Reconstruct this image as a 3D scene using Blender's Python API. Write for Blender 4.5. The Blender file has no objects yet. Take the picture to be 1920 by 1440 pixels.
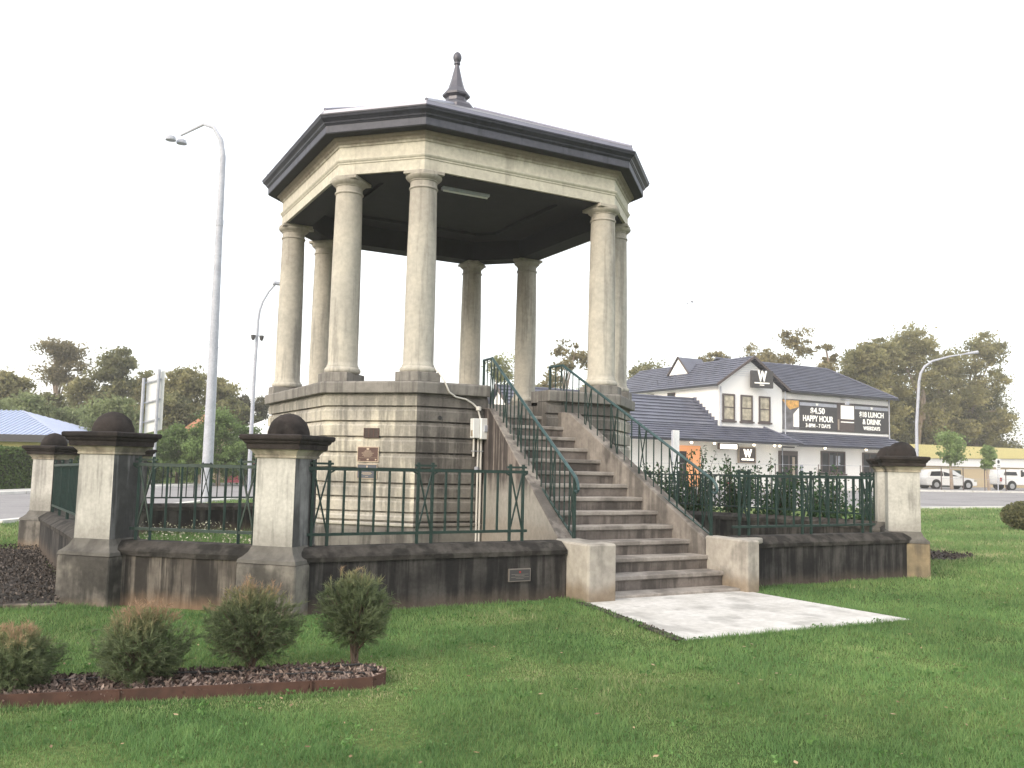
import bpy, bmesh, math, random
import numpy as np
from mathutils import Vector, Matrix
random.seed(7); rng = np.random.default_rng(7)
S = bpy.context.scene; COL = S.collection
# ---------------------------------------------------------------- camera, sky, sun, exposure
CAM = Vector((-6.8838, -15.1804, 1.5141)); YAW, PITCH, ROLL = 0.4975, 0.0900, 0.0219
F_ = Vector((math.sin(YAW)*math.cos(PITCH), math.cos(YAW)*math.cos(PITCH), math.sin(PITCH)))
R_ = Vector((math.cos(YAW), -math.sin(YAW), 0)); U_ = R_.cross(F_)
Rr = R_*math.cos(ROLL)+U_*math.sin(ROLL); Uu = -R_*math.sin(ROLL)+U_*math.cos(ROLL)
cd = bpy.data.cameras.new('camera'); co = bpy.data.objects.new('camera', cd); COL.objects.link(co)
M = Matrix((Rr, Uu, -F_)).transposed().to_4x4(); M.translation = CAM; co.matrix_world = M
cd.sensor_width = 36; cd.lens = 36*1671.46/1920; cd.clip_end = 4000; cd.clip_start = .1
S.camera = co
SUN_EL, SUN_AZ = math.radians(24), math.radians(250)      # azimuth clockwise from +y: sun low on the left
w = bpy.data.worlds.new('World'); S.world = w; w.use_nodes = True
nt = w.node_tree; nt.nodes.clear()
out = nt.nodes.new('ShaderNodeOutputWorld'); sky = nt.nodes.new('ShaderNodeTexSky')
sky.sky_type = 'NISHITA'; sky.sun_disc = False; sky.sun_elevation = SUN_EL; sky.sun_rotation = SUN_AZ
sky.air_density = 1.0; sky.dust_density = 3.0; sky.ozone_density = 1.0
b1 = nt.nodes.new('ShaderNodeBackground'); b1.inputs['Strength'].default_value = .07
nt.links.new(sky.outputs[0], b1.inputs[0])
b2 = nt.nodes.new('ShaderNodeBackground'); b2.inputs[0].default_value = (1, .985, .955, 1); b2.inputs['Strength'].default_value = .95
ad = nt.nodes.new('ShaderNodeAddShader'); nt.links.new(b1.outputs[0], ad.inputs[0]); nt.links.new(b2.outputs[0], ad.inputs[1])
nt.links.new(ad.outputs[0], out.inputs[0])
sl = bpy.data.lights.new('sun', 'SUN'); sl.energy = 1.5; sl.angle = math.radians(22); sl.color = (1, .9, .76)
so = bpy.data.objects.new('sun', sl); COL.objects.link(so)
sd = Vector((math.sin(SUN_AZ)*math.cos(SUN_EL), math.cos(SUN_AZ)*math.cos(SUN_EL), math.sin(SUN_EL)))
so.rotation_euler = sd.to_track_quat('Z', 'Y').to_euler()
S.view_settings.view_transform = 'Standard'; S.view_settings.look = 'None'
S.view_settings.exposure = 0.52; S.view_settings.gamma = 1; S.view_settings.use_curve_mapping = False

# ---------------------------------------------------------------- helpers
def ss(t): t = min(1, max(0, t)); return t*t*(3-2*t)
def zg(x, y): return -.1*ss((y+4)/6) + .35*ss((x-12)/28)
HG = 1.8
def tag(o, label=None, cat=None, group=None, kind=None):
    for k, v in (('label', label), ('category', cat), ('group', group), ('kind', kind)):
        if v: o[k] = v
    return o
def thing(name, label, cat, loc=(0, 0, 0), group=None, rz=0):
    o = bpy.data.objects.new(name, None); COL.objects.link(o); o.empty_display_size = .2
    o.location = loc; o.rotation_euler = (0, 0, rz); tag(o, label, cat, group); return o
def dup(root, loc, rz, label, group=None):
    def cp(o, par):
        c = o.copy(); COL.objects.link(c); c.parent = par
        for ch in list(o.children): cp(ch, c)
        return c
    r = cp(root, None); r.location = loc; r.rotation_euler = (0, 0, rz); r['label'] = label
    if group: r['group'] = group
    return r
class MB:
    def __init__(s): s.v = []; s.f = []; s.m = []; s.cm = 0
    def add(s, vs, fs):
        n = len(s.v); s.v += [tuple(q) for q in vs]
        for f in fs: s.f.append([n+i for i in f]); s.m.append(s.cm)
        return s
    def box(s, x0, x1, y0, y1, z0, z1):
        return s.add([(x0, y0, z0), (x1, y0, z0), (x1, y1, z0), (x0, y1, z0), (x0, y0, z1), (x1, y0, z1), (x1, y1, z1), (x0, y1, z1)],
                     [(0, 3, 2, 1), (4, 5, 6, 7), (0, 1, 5, 4), (1, 2, 6, 5), (2, 3, 7, 6), (3, 0, 4, 7)])
    def prism(s, poly, z0, z1):
        n = len(poly)
        return s.add([(x, y, z0) for x, y in poly]+[(x, y, z1) for x, y in poly],
                     [tuple(range(n))[::-1], tuple(range(n, 2*n))]+[(i, (i+1) % n, n+(i+1) % n, n+i) for i in range(n)])
    def prism_y(s, poly, y0, y1):      # polygon in x,z
        n = len(poly)
        return s.add([(x, y0, z) for x, z in poly]+[(x, y1, z) for x, z in poly],
                     [tuple(range(n)), tuple(range(n, 2*n))[::-1]]+[(i, n+i, n+(i+1) % n, (i+1) % n) for i in range(n)])
    def prism_x(s, poly, x0, x1):      # polygon in y,z
        n = len(poly)
        return s.add([(x0, y, z) for y, z in poly]+[(x1, y, z) for y, z in poly],
                     [tuple(range(n))[::-1], tuple(range(n, 2*n))]+[(i, (i+1) % n, n+(i+1) % n, n+i) for i in range(n)])
    def bar(s, a, b, w, h=None):       # rectangular bar from a to b
        a = Vector(a); b = Vector(b); d = (b-a).normalized(); h = h or w
        u = d.cross(Vector((0, 0, 1)))
        u = Vector((1, 0, 0)) if u.length < 1e-3 else u.normalized()
        t = u.cross(d)
        vs = [p+u*sx*w/2+t*sy*h/2 for p in (a, b) for sx, sy in ((-1, -1), (1, -1), (1, 1), (-1, 1))]
        return s.add(vs, [(0, 3, 2, 1), (4, 5, 6, 7), (0, 1, 5, 4), (1, 2, 6, 5), (2, 3, 7, 6), (3, 0, 4, 7)])
    def tube(s, pts, rad, n=10):
        pts = [Vector(p) for p in pts]; rad = rad if isinstance(rad, (list, tuple)) else [rad]*len(pts)
        vs = []; fs = []; u = None
        for i, p in enumerate(pts):
            d = (pts[min(i+1, len(pts)-1)]-pts[max(i-1, 0)]).normalized()
            if u is None: u = d.orthogonal().normalized()
            else: u = (u-d*u.dot(d)).normalized()
            t = d.cross(u)
            vs += [p+(u*math.cos(2*math.pi*k/n)+t*math.sin(2*math.pi*k/n))*rad[i] for k in range(n)]
        for i in range(len(pts)-1):
            for k in range(n): fs.append((i*n+k, i*n+(k+1) % n, (i+1)*n+(k+1) % n, (i+1)*n+k))
        fs.append(tuple(range(n))[::-1]); fs.append(tuple(range((len(pts)-1)*n, len(pts)*n)))
        return s.add(vs, fs)
    def lathe(s, prof, c=(0, 0), n=24, rot=0):
        vs = []; fs = []
        for r, z in prof: vs += [(c[0]+r*math.cos(rot+2*math.pi*k/n), c[1]+r*math.sin(rot+2*math.pi*k/n), z) for k in range(n)]
        for i in range(len(prof)-1):
            for k in range(n): fs.append((i*n+k, i*n+(k+1) % n, (i+1)*n+(k+1) % n, (i+1)*n+k))
        fs.append(tuple(range(n))[::-1]); fs.append(tuple(range((len(prof)-1)*n, len(prof)*n)))
        return s.add(vs, fs)
    def build(s, name, mat, parent=None, smooth=False, bevel=0, kind=None):
        me = bpy.data.meshes.new(name); off = Vector((0, 0, 0)); r_ = parent
        while r_ is not None:
            if r_.get('_w'): off = Vector(r_.location)
            r_ = r_.parent
        me.from_pydata([tuple(Vector(q)-off) for q in s.v], [], s.f)
        for m_ in (mat if isinstance(mat, (list, tuple)) else [mat]): me.materials.append(m_)
        if isinstance(mat, (list, tuple)): me.polygons.foreach_set('material_index', s.m)
        bm = bmesh.new(); bm.from_mesh(me); bmesh.ops.recalc_face_normals(bm, faces=bm.faces)
        if bevel: bmesh.ops.bevel(bm, geom=[e for e in bm.edges if e.is_manifold and e.calc_face_angle(0) > .5], offset=bevel, segments=1, affect='EDGES')
        bm.to_mesh(me); bm.free()
        if smooth:
            me.polygons.foreach_set('use_smooth', [True]*len(me.polygons))
            try: me.set_sharp_from_angle(angle=math.radians(40))
            except Exception: pass
        o = bpy.data.objects.new(name, me); COL.objects.link(o)
        if parent is not None: o.parent = parent
        if kind: o['kind'] = kind
        return o
def wthing(name, label, cat, loc, group=None):      # parts are written in world coordinates
    o = thing(name, label, cat, loc, group); o['_w'] = 1; return o
def tris_object(name, V, nv, mat, attr=None, parent=None, kind=None):
    """V: (n*nv,3) array, faces of nv verts each"""
    n = len(V)//nv; me = bpy.data.meshes.new(name)
    me.vertices.add(len(V)); me.vertices.foreach_set('co', np.asarray(V, dtype=np.float32).ravel())
    me.loops.add(len(V)); me.loops.foreach_set('vertex_index', np.arange(len(V), dtype=np.int32))
    me.polygons.add(n); me.polygons.foreach_set('loop_start', np.arange(0, len(V), nv, dtype=np.int32))
    me.polygons.foreach_set('loop_total', np.full(n, nv, dtype=np.int32))
    me.update()
    if attr is not None:
        a = me.attributes.new('v', 'FLOAT', 'POINT'); a.data.foreach_set('value', np.asarray(attr, dtype=np.float32))
    me.materials.append(mat)
    o = bpy.data.objects.new(name, me); COL.objects.link(o)
    if parent is not None: o.parent = parent
    if kind: o['kind'] = kind
    return o

# ---------------------------------------------------------------- materials
def newmat(name):
    m = bpy.data.materials.new(name); m.use_nodes = True; n = m.node_tree
    return m, n, n.nodes['Principled BSDF'], n.links
def plain(name, col, rough=.6, metal=0, var=.12, scale=6, bump=0, emit=None, es=0, spec=None):
    m, n, p, L = newmat(name)
    g = n.nodes.new('ShaderNodeNewGeometry'); t = n.nodes.new('ShaderNodeTexNoise'); t.inputs['Scale'].default_value = scale; t.inputs['Detail'].default_value = 5
    L.new(g.outputs['Position'], t.inputs['Vector'])
    r = n.nodes.new('ShaderNodeMapRange'); r.inputs[1].default_value = .3; r.inputs[2].default_value = .7; r.inputs[3].default_value = 1-var; r.inputs[4].default_value = 1+var
    L.new(t.outputs[0], r.inputs[0])
    v = n.nodes.new('ShaderNodeVectorMath'); v.operation = 'SCALE'; v.inputs[0].default_value = col; L.new(r.outputs[0], v.inputs['Scale'])
    L.new(v.outputs[0], p.inputs['Base Color']); p.inputs['Roughness'].default_value = rough; p.inputs['Metallic'].default_value = metal
    if spec is not None: p.inputs['Specular IOR Level'].default_value = spec
    if bump:
        b = n.nodes.new('ShaderNodeBump'); b.inputs['Strength'].default_value = bump; b.inputs['Distance'].default_value = .01
        t2 = n.nodes.new('ShaderNodeTexNoise'); t2.inputs['Scale'].default_value = scale*8; t2.inputs['Detail'].default_value = 4; L.new(g.outputs['Position'], t2.inputs['Vector'])
        L.new(t2.outputs[0], b.inputs['Height']); L.new(b.outputs[0], p.inputs['Normal'])
    if emit: p.inputs['Emission Color'].default_value = (*emit, 1); p.inputs['Emission Strength'].default_value = es
    return m
def stone(name, base, alt, dark, amount=.4, streak=.6, bands=(), rough=.92, bump=.35, patch=1.6, fine=30):
    """weathered masonry: base/alt patches, dark vertical runs of mould, bands = (z, width, colour, strength, side)"""
    m, n, p, L = newmat(name); N = n.nodes.new
    g = N('ShaderNodeNewGeometry')
    def noise(sc, det=6, vec=None, ro=.6):
        t = N('ShaderNodeTexNoise'); t.inputs['Scale'].default_value = sc; t.inputs['Detail'].default_value = det; t.inputs['Roughness'].default_value = ro
        L.new(vec or g.outputs['Position'], t.inputs['Vector']); return t.outputs[0]
    def mr(x, a, b, c=0, d=1):
        r = N('ShaderNodeMapRange'); L.new(x, r.inputs[0]); r.interpolation_type = 'SMOOTHSTEP'
        for i, q in enumerate((a, b, c, d)): r.inputs[i+1].default_value = q
        return r.outputs[0]
    def mix(f, a, b):
        x = N('ShaderNodeMix'); x.data_type = 'RGBA'
        if isinstance(f, (int, float)): x.inputs[0].default_value = f
        else: L.new(f, x.inputs[0])
        for s_, q in ((6, a), (7, b)):
            if isinstance(q, tuple): x.inputs[s_].default_value = (*q, 1)
            else: L.new(q, x.inputs[s_])
        return x.outputs[2]
    def mul(a, b, op='MULTIPLY'):
        x = N('ShaderNodeMath'); x.operation = op
        for i, q in enumerate((a, b)):
            if isinstance(q, (int, float)): x.inputs[i].default_value = q
            else: L.new(q, x.inputs[i])
        return x.outputs[0]
    c = mix(mr(noise(patch, 5), .35, .65), base, alt)
    mp = N('ShaderNodeVectorMath'); mp.operation = 'MULTIPLY'; L.new(g.outputs['Position'], mp.inputs[0]); mp.inputs[1].default_value = (7, 7, .55)
    st = noise(1.0, 5, mp.outputs[0], .65)
    pt = noise(patch*.8, 4, ro=.5)
    comb = mul(mul(st, streak), mul(pt, 1-streak), 'ADD')
    thr = .62-.34*amount
    dm = mr(comb, thr, thr+.13, 0, 1)
    c = mix(mul(dm, min(1, .35+amount*.75)), c, dark)
    sp = N('ShaderNodeSeparateXYZ'); L.new(g.outputs['Position'], sp.inputs[0])
    for z, wd, bc, sgth, side in bands:
        nz = mul(mul(noise(3.2, 5), wd*1.6), mul(st, wd*1.6), 'ADD')
        zz = mul(sp.outputs[2], mul(nz, -wd*1.6, 'ADD'), 'ADD')
        f = mr(zz, z-wd, z+wd, (1 if side == 'below' else 0), (0 if side == 'below' else 1))
        c = mix(mul(f, sgth), c, bc)
    hf = noise(fine*.45, 7)
    v = N('ShaderNodeVectorMath'); v.operation = 'SCALE'; L.new(c, v.inputs[0]); L.new(mr(hf, .25, .75, .88, 1.11), v.inputs['Scale'])
    L.new(v.outputs[0], p.inputs['Base Color']); p.inputs['Roughness'].default_value = rough; p.inputs['Specular IOR Level'].default_value = .2
    b = N('ShaderNodeBump'); b.inputs['Strength'].default_value = bump; b.inputs['Distance'].default_value = .012
    L.new(mul(mul(noise(7, 8), 1.3), mul(noise(45, 4), .22), 'ADD'), b.inputs['Height']); L.new(b.outputs[0], p.inputs['Normal'])
    return m
def leafmat(name, a, b, rough=.6, trans=.25, pos=None):
    m, n, p, L = newmat(name); N = n.nodes.new
    at = N('ShaderNodeAttribute'); at.attribute_name = 'v'
    r = N('ShaderNodeValToRGB'); r.color_ramp.elements[0].color = (*a, 1); r.color_ramp.elements[1].color = (*b, 1)
    if pos:
        for q, cc in pos: e = r.color_ramp.elements.new(q); e.color = (*cc, 1)
    L.new(at.outputs['Fac'], r.inputs[0])
    g = N('ShaderNodeNewGeometry'); t = N('ShaderNodeTexNoise'); t.inputs['Scale'].default_value = .55; t.inputs['Detail'].default_value = 4; L.new(g.outputs['Position'], t.inputs['Vector'])
    mr = N('ShaderNodeMapRange'); mr.inputs[1].default_value = .3; mr.inputs[2].default_value = .7; mr.inputs[3].default_value = .8; mr.inputs[4].default_value = 1.22; L.new(t.outputs[0], mr.inputs[0])
    v = N('ShaderNodeVectorMath'); v.operation = 'SCALE'; L.new(r.outputs[0], v.inputs[0]); L.new(mr.outputs[0], v.inputs['Scale'])
    L.new(v.outputs[0], p.inputs['Base Color']); p.inputs['Roughness'].default_value = rough; p.inputs['Specular IOR Level'].default_value = .25
    tr = N('ShaderNodeBsdfTranslucent'); L.new(v.outputs[0], tr.inputs[0]); mx = N('ShaderNodeMixShader'); mx.inputs[0].default_value = trans
    L.new(p.outputs[0], mx.inputs[1]); L.new(tr.outputs[0], mx.inputs[2]); L.new(mx.outputs[0], n.nodes['Material Output'].inputs[0])
    return m
CREAM = (.60, .53, .39); GREY = (.36, .34, .30)
m_clean = stone('cream_render', (.57, .53, .435), (.45, .42, .365), (.17, .162, .148), .50, .55, bands=[(2.34, .22, (.16, .155, .14), .65, 'above'), (.75, .2, (.44, .42, .39), .5, 'below')], patch=1.5, fine=60)
m_dirty_shade = stone('blackened_shaded_render', (.235, .218, .195), (.145, .134, .122), (.050, .047, .044), .52, .6, bands=[(.95, .25, (.20, .185, .165), .5, 'below'), (2.1, .25, (.13, .122, .115), .4, 'above')], patch=1.8, fine=60)  # front faces: black stain, plus their shaded tone put into the colour
m_plinth = stone('plinth_render', (.21, .20, .18), (.15, .14, .13), (.06, .057, .054), .5, .6)
m_coping = stone('coping_cement', (.26, .245, .225), (.20, .19, .175), (.10, .095, .09), .42, .8)
m_col = stone('column_render', (.52, .49, .425), (.43, .41, .365), (.25, .24, .22), .36, .88, bump=.12, bands=[(5.0, .7, (.24, .20, .165), .30, 'above')], fine=30, patch=1.3)  # band browns the column tops, partly shade under the roof painted in
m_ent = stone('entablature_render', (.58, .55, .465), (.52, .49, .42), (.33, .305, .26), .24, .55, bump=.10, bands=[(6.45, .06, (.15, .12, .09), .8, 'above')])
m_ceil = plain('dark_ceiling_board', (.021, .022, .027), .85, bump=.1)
m_roof = plain('grey_roof_metal', (.095, .093, .115), .42, .25, .08, 3)
m_roofl = plain('grey_flashing', (.27, .27, .34), .4, .2, .08, 3)
m_gutter = stone('grey_gutter_metal', (.044, .046, .062), (.058, .060, .078), (.028, .029, .038), .3, .8, rough=.42, bump=.04)
m_fascia = stone('grey_fascia', (.095, .098, .125), (.08, .083, .105), (.052, .054, .066), .3, .8, rough=.5, bump=.04)
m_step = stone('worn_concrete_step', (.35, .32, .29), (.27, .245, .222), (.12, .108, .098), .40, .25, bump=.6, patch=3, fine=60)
m_riser = stone('dark_riser', (.21, .182, .163), (.145, .126, .114), (.055, .049, .045), .50, .6, patch=3, fine=60)  # risers in a darker tone than the treads
m_cheek = stone('stained_cheek', (.29, .262, .235), (.19, .17, .153), (.07, .064, .06), .50, .5, bump=.5, patch=2)
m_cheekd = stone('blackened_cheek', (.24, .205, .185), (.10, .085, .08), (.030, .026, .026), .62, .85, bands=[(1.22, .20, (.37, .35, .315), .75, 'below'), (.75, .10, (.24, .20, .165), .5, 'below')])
m_block = stone('plinth_block_render', (.42, .39, .345), (.33, .305, .27), (.12, .11, .10), .34, .3, bands=[(.18, .10, (.20, .15, .10), .75, 'below')], patch=2.5)
m_wall = stone('black_stained_wall', (.085, .079, .074), (.038, .036, .035), (.011, .011, .012), .58, .75, bands=[(.08, .12, (.11, .085, .068), .8, 'below')], patch=2.2, fine=60)
m_wall2 = stone('streaked_wall', (.18, .16, .138), (.085, .075, .067), (.018, .017, .017), .66, .88, bands=[(.08, .12, (.22, .145, .095), .85, 'below')], patch=2)
m_wcop = stone('mossy_wall_coping', (.072, .066, .060), (.042, .038, .035), (.013, .013, .012), .5, .2, bump=1.1, patch=6, fine=60)
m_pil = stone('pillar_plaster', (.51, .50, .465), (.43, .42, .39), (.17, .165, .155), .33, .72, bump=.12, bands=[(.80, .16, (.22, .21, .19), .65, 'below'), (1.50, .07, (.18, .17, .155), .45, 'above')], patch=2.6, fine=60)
m_pil_shade = stone('pillar_plaster_shaded', (.22, .22, .222), (.13, .13, .132), (.04, .04, .04), .55, .7, bump=.12, patch=2.5)  # shaft faces turned from the sun: shade put into the colour, with stains
m_pilb = stone('pillar_base_render', (.21, .195, .172), (.10, .093, .085), (.026, .025, .024), .54, .35, bands=[(.02, .10, (.24, .175, .12), .7, 'below')], patch=3.5, fine=60)
m_pilm = stone('pillar_moulding_render', (.16, .152, .138), (.11, .104, .095), (.045, .042, .040), .45, .3, bump=.5, patch=3)
m_pilby = stone('pillar_base_ochre', (.30, .235, .15), (.20, .165, .11), (.06, .055, .05), .35, .4, patch=2)
m_pilc = stone('lichen_black_cap', (.042, .035, .033), (.028, .024, .023), (.012, .011, .011), .4, .2, bump=1.1, fine=60, patch=5)
m_neck = stone('pillar_neck_plaster', (.40, .365, .29), (.28, .25, .20), (.08, .072, .065), .40, .4, patch=3)
m_green = plain('dark_green_paint', (.012, .033, .027), .45, .1, .3, 12)
m_greenl = plain('faded_green_rail', (.035, .075, .078), .38, .2, .3, 9)
m_slab = stone('pale_concrete', (.60, .585, .565), (.50, .485, .46), (.30, .29, .275), .34, .1, bump=.25, patch=2.2)
m_asph = stone('worn_asphalt', (.30, .29, .295), (.265, .255, .26), (.21, .20, .205), .3, .1, bump=.2, patch=.5)
m_kerb = plain('kerb_concrete', (.62, .61, .58), .8, var=.15, scale=2)
m_path = plain('footpath_concrete', (.50, .49, .46), .85, var=.1, scale=1.5)
m_galv = stone('galvanised_steel', (.46, .48, .54), (.40, .42, .48), (.32, .33, .38), .3, .6, rough=.4, bump=.02, patch=3)
m_white = plain('white_render', (.88, .87, .85), .85, var=.025, scale=.8)
m_whitep = plain('white_enamel', (.74, .75, .74), .35, var=.04)
m_pvc = plain('white_pvc_conduit', (.62, .60, .56), .4, var=.08)
m_tile = plain('slate_blue_tile', (.105, .112, .155), .40, 0, .22, 1.2)
m_tiled = plain('dark_gutter', (.022, .024, .034), .45, 0, .1)
m_brown = plain('brown_window_frame', (.085, .065, .062), .5)
m_glassw = plain('curtained_glass', (.42, .38, .29), .3, 0, .45, 3, spec=.35)
m_glassd = plain('dark_glass', (.022, .024, .028), .25, 0, .3, 2, spec=.3)
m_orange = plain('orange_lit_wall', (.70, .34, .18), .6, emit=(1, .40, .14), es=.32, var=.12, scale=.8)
m_sign = plain('charcoal_sign', (.05, .048, .05), .5, var=.05)
m_letw = plain('white_lettering', (.9, .88, .82), .5, var=.02, emit=(1, .97, .9), es=.25)
m_wp = plain('dull_bronze_edge', (.24, .21, .19), .5, .3, .15)
m_lamp = plain('lit_downlight', (1, .9, .7), .4, emit=(1, .86, .6), es=4, var=0)
m_lit = plain('lit_sign_panel', (1, .95, .85), .4, emit=(1, .93, .8), es=1.6, var=0)
m_bark = stone('eucalypt_bark', (.36, .30, .25), (.28, .22, .18), (.13, .10, .08), .35, .7)
m_stem = plain('shrub_stem', (.12, .085, .06), .9)
m_rust = stone('rusty_steel', (.105, .058, .045), (.08, .045, .036), (.05, .033, .028), .35, .2, bump=.2, patch=4)
m_plaqb = plain('bronze_plaque', (.075, .045, .040), .45, .5, .1)
m_plaqg = plain('blue_grey_plaque', (.07, .08, .10), .4, .3, .1)
m_brass = plain('brass_edge', (.40, .33, .26), .45, .4, .1)
m_black = plain('black_plastic', (.02, .02, .02), .5)
m_rubber = plain('tyre_rubber', (.02, .02, .021), .8)
m_car = plain('white_car_paint', (.78, .78, .78), .2, 0, .01, spec=.6)
m_alu = plain('alloy_rim', (.45, .45, .46), .35, .6)
m_red = plain('red_lens', (.4, .02, .02), .3)

# ---------------------------------------------------------------- ground, road, kerbs
def grid_sheet(name, xs, ys, zf, mat):
    X, Y = np.meshgrid(xs, ys); nx, ny = len(xs), len(ys)
    V = np.stack([X.ravel(), Y.ravel(), np.array([zf(a, b) for a, b in zip(X.ravel(), Y.ravel())])], 1)
    F = [(j*nx+i, j*nx+i+1, (j+1)*nx+i+1, (j+1)*nx+i) for j in range(ny-1) for i in range(nx-1)]
    me = bpy.data.meshes.new(name); me.from_pydata(V.tolist(), [], F); me.materials.append(mat)
    me.polygons.foreach_set('use_smooth', [True]*len(me.polygons))
    o = bpy.data.objects.new(name, me); COL.objects.link(o); return o
def lawn_mat():
    m, n, p, L = newmat('lawn_ground'); N = n.nodes.new; g = N('ShaderNodeNewGeometry')
    t = N('ShaderNodeTexNoise'); t.inputs['Scale'].default_value = .5; t.inputs['Detail'].default_value = 6; L.new(g.outputs['Position'], t.inputs[0])
    r = N('ShaderNodeValToRGB'); e = r.color_ramp.elements
    e[0].position = .3; e[0].color = (.050, .085, .030, 1); e[1].position = .72; e[1].color = (.15, .19, .07, 1); L.new(t.outputs[0], r.inputs[0])
    t2 = N('ShaderNodeTexNoise'); t2.inputs['Scale'].default_value = 25; t2.inputs['Detail'].default_value = 5; L.new(g.outputs['Position'], t2.inputs[0])
    mr = N('ShaderNodeMapRange'); mr.inputs[1].default_value = .3; mr.inputs[2].default_value = .7; mr.inputs[3].default_value = .6; mr.inputs[4].default_value = 1.3; L.new(t2.outputs[0], mr.inputs[0])
    v = N('ShaderNodeVectorMath'); v.operation = 'SCALE'; L.new(r.outputs[0], v.inputs[0]); L.new(mr.outputs[0], v.inputs['Scale'])
    L.new(v.outputs[0], p.inputs['Base Color']); p.inputs['Roughness'].default_value = 1; p.inputs['Specular IOR Level'].default_value = 0
    return m
m_lawn = lawn_mat()
xs = np.unique(np.concatenate([[-500, -300, -200], np.arange(-100, -20, 10), np.arange(-20, 60, 1.0), np.arange(60, 160, 10), [200, 400, 600]]))
ys = np.unique(np.concatenate([[-300, -200, -80], np.arange(-40, -20, 5), np.arange(-20, 30, 1.0), np.arange(30, 140, 10), [200, 400, 650]]))
tag(grid_sheet('ground', xs, ys, zg, m_lawn), kind='structure')
near = [(-44, -39.4), (-7.47, 8.7), (-3, 15.6), (-1.2, 18.9), (1.0, 21.6), (3.4, 22.4), (8, 20.2), (14, 15.8), (22.8, 10.1), (30, 8), (70, -1.5), (130, -15.7)]
far = [(-53, -33), (-15.1, 14.5), (-6.7, 25.7), (0, 35), (3, 39.5), (8, 41), (16, 37), (27, 30), (34, 28.4), (42.6, 26.8), (90, 16.5), (140, 4)]
def strip(name, A, B, mat, n_across, sub, dz):
    rows = []
    for i in range(len(A)-1):
        for k in range(sub):
            t = k/sub; rows.append(((A[i][0]*(1-t)+A[i+1][0]*t, A[i][1]*(1-t)+A[i+1][1]*t), (B[i][0]*(1-t)+B[i+1][0]*t, B[i][1]*(1-t)+B[i+1][1]*t)))
    rows.append((A[-1], B[-1])); V = []; F = []
    for a, b in rows:
        for k in range(n_across+1):
            t = k/n_across; x = a[0]*(1-t)+b[0]*t; y = a[1]*(1-t)+b[1]*t; V.append((x, y, zg(x, y)+dz))
    W = n_across+1
    for i in range(len(rows)-1):
        for k in range(n_across): F.append((i*W+k, i*W+k+1, (i+1)*W+k+1, (i+1)*W+k))
    me = bpy.data.meshes.new(name); me.from_pydata(V, [], F); me.materials.append(mat)
    o = bpy.data.objects.new(name, me); COL.objects.link(o); o['kind'] = 'structure'; return o
strip('road', near, far, m_asph, 16, 8, .02)
def offs(P, d):
    Q = []
    for i, p in enumerate(P):
        a = Vector(P[max(i-1, 0)]); b = Vector(P[min(i+1, len(P)-1)]); t = (b-a).normalized(); Q.append((p[0]-t.y*d, p[1]+t.x*d))
    return Q
def kerb(name, P, d, h, wd):
    mb = MB(); Q = offs(P, d)
    for i in range(len(P)-1):
        L = (Vector(P[i+1])-Vector(P[i])).length; n = max(1, min(40, int(L/2.4)))
        for k in range(n):
            t0 = k/n; t1 = (k+1)/n-.004
            a, b, c_, d_ = [(X[i][0]*(1-t)+X[i+1][0]*t, X[i][1]*(1-t)+X[i+1][1]*t) for X, t in ((P, t0), (P, t1), (Q, t1), (Q, t0))]
            z = [zg(*q)+h for q in (a, b, c_, d_)]
            mb.add([(a[0], a[1], z[0]-.25), (b[0], b[1], z[1]-.25), (c_[0], c_[1], z[2]-.25), (d_[0], d_[1], z[3]-.25), (a[0], a[1], z[0]), (b[0], b[1], z[1]), (c_[0], c_[1], z[2]), (d_[0], d_[1], z[3])],
                   [(0, 3, 2, 1), (4, 5, 6, 7), (0, 1, 5, 4), (1, 2, 6, 5), (2, 3, 7, 6), (3, 0, 4, 7)])
    o = mb.build(name, m_kerb); o['kind'] = 'structure'
kerb('kerb', near, -.3, .08, .3); kerb('kerb', far, .45, .13, .4)
strip('footpath', offs(far, .46), offs(far, 2.2), m_path, 2, 8, .10)
sl_ = MB(); sl_.prism([(-1.69, -8.88), (1.27, -8.92), (1.10, -6.60), (-1.30, -6.60)], -.15, .012)
tag(sl_.build('concrete_path', m_slab, bevel=.006), kind='structure')
# car park apron beyond the far kerb
pk = MB(); pk.prism([(38, 29.6), (54, 27.6), (90, 20.5), (92, 39.5), (56, 44), (38, 50)], .12, .262)
tag(pk.build('car_park', m_asph), kind='structure')

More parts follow.
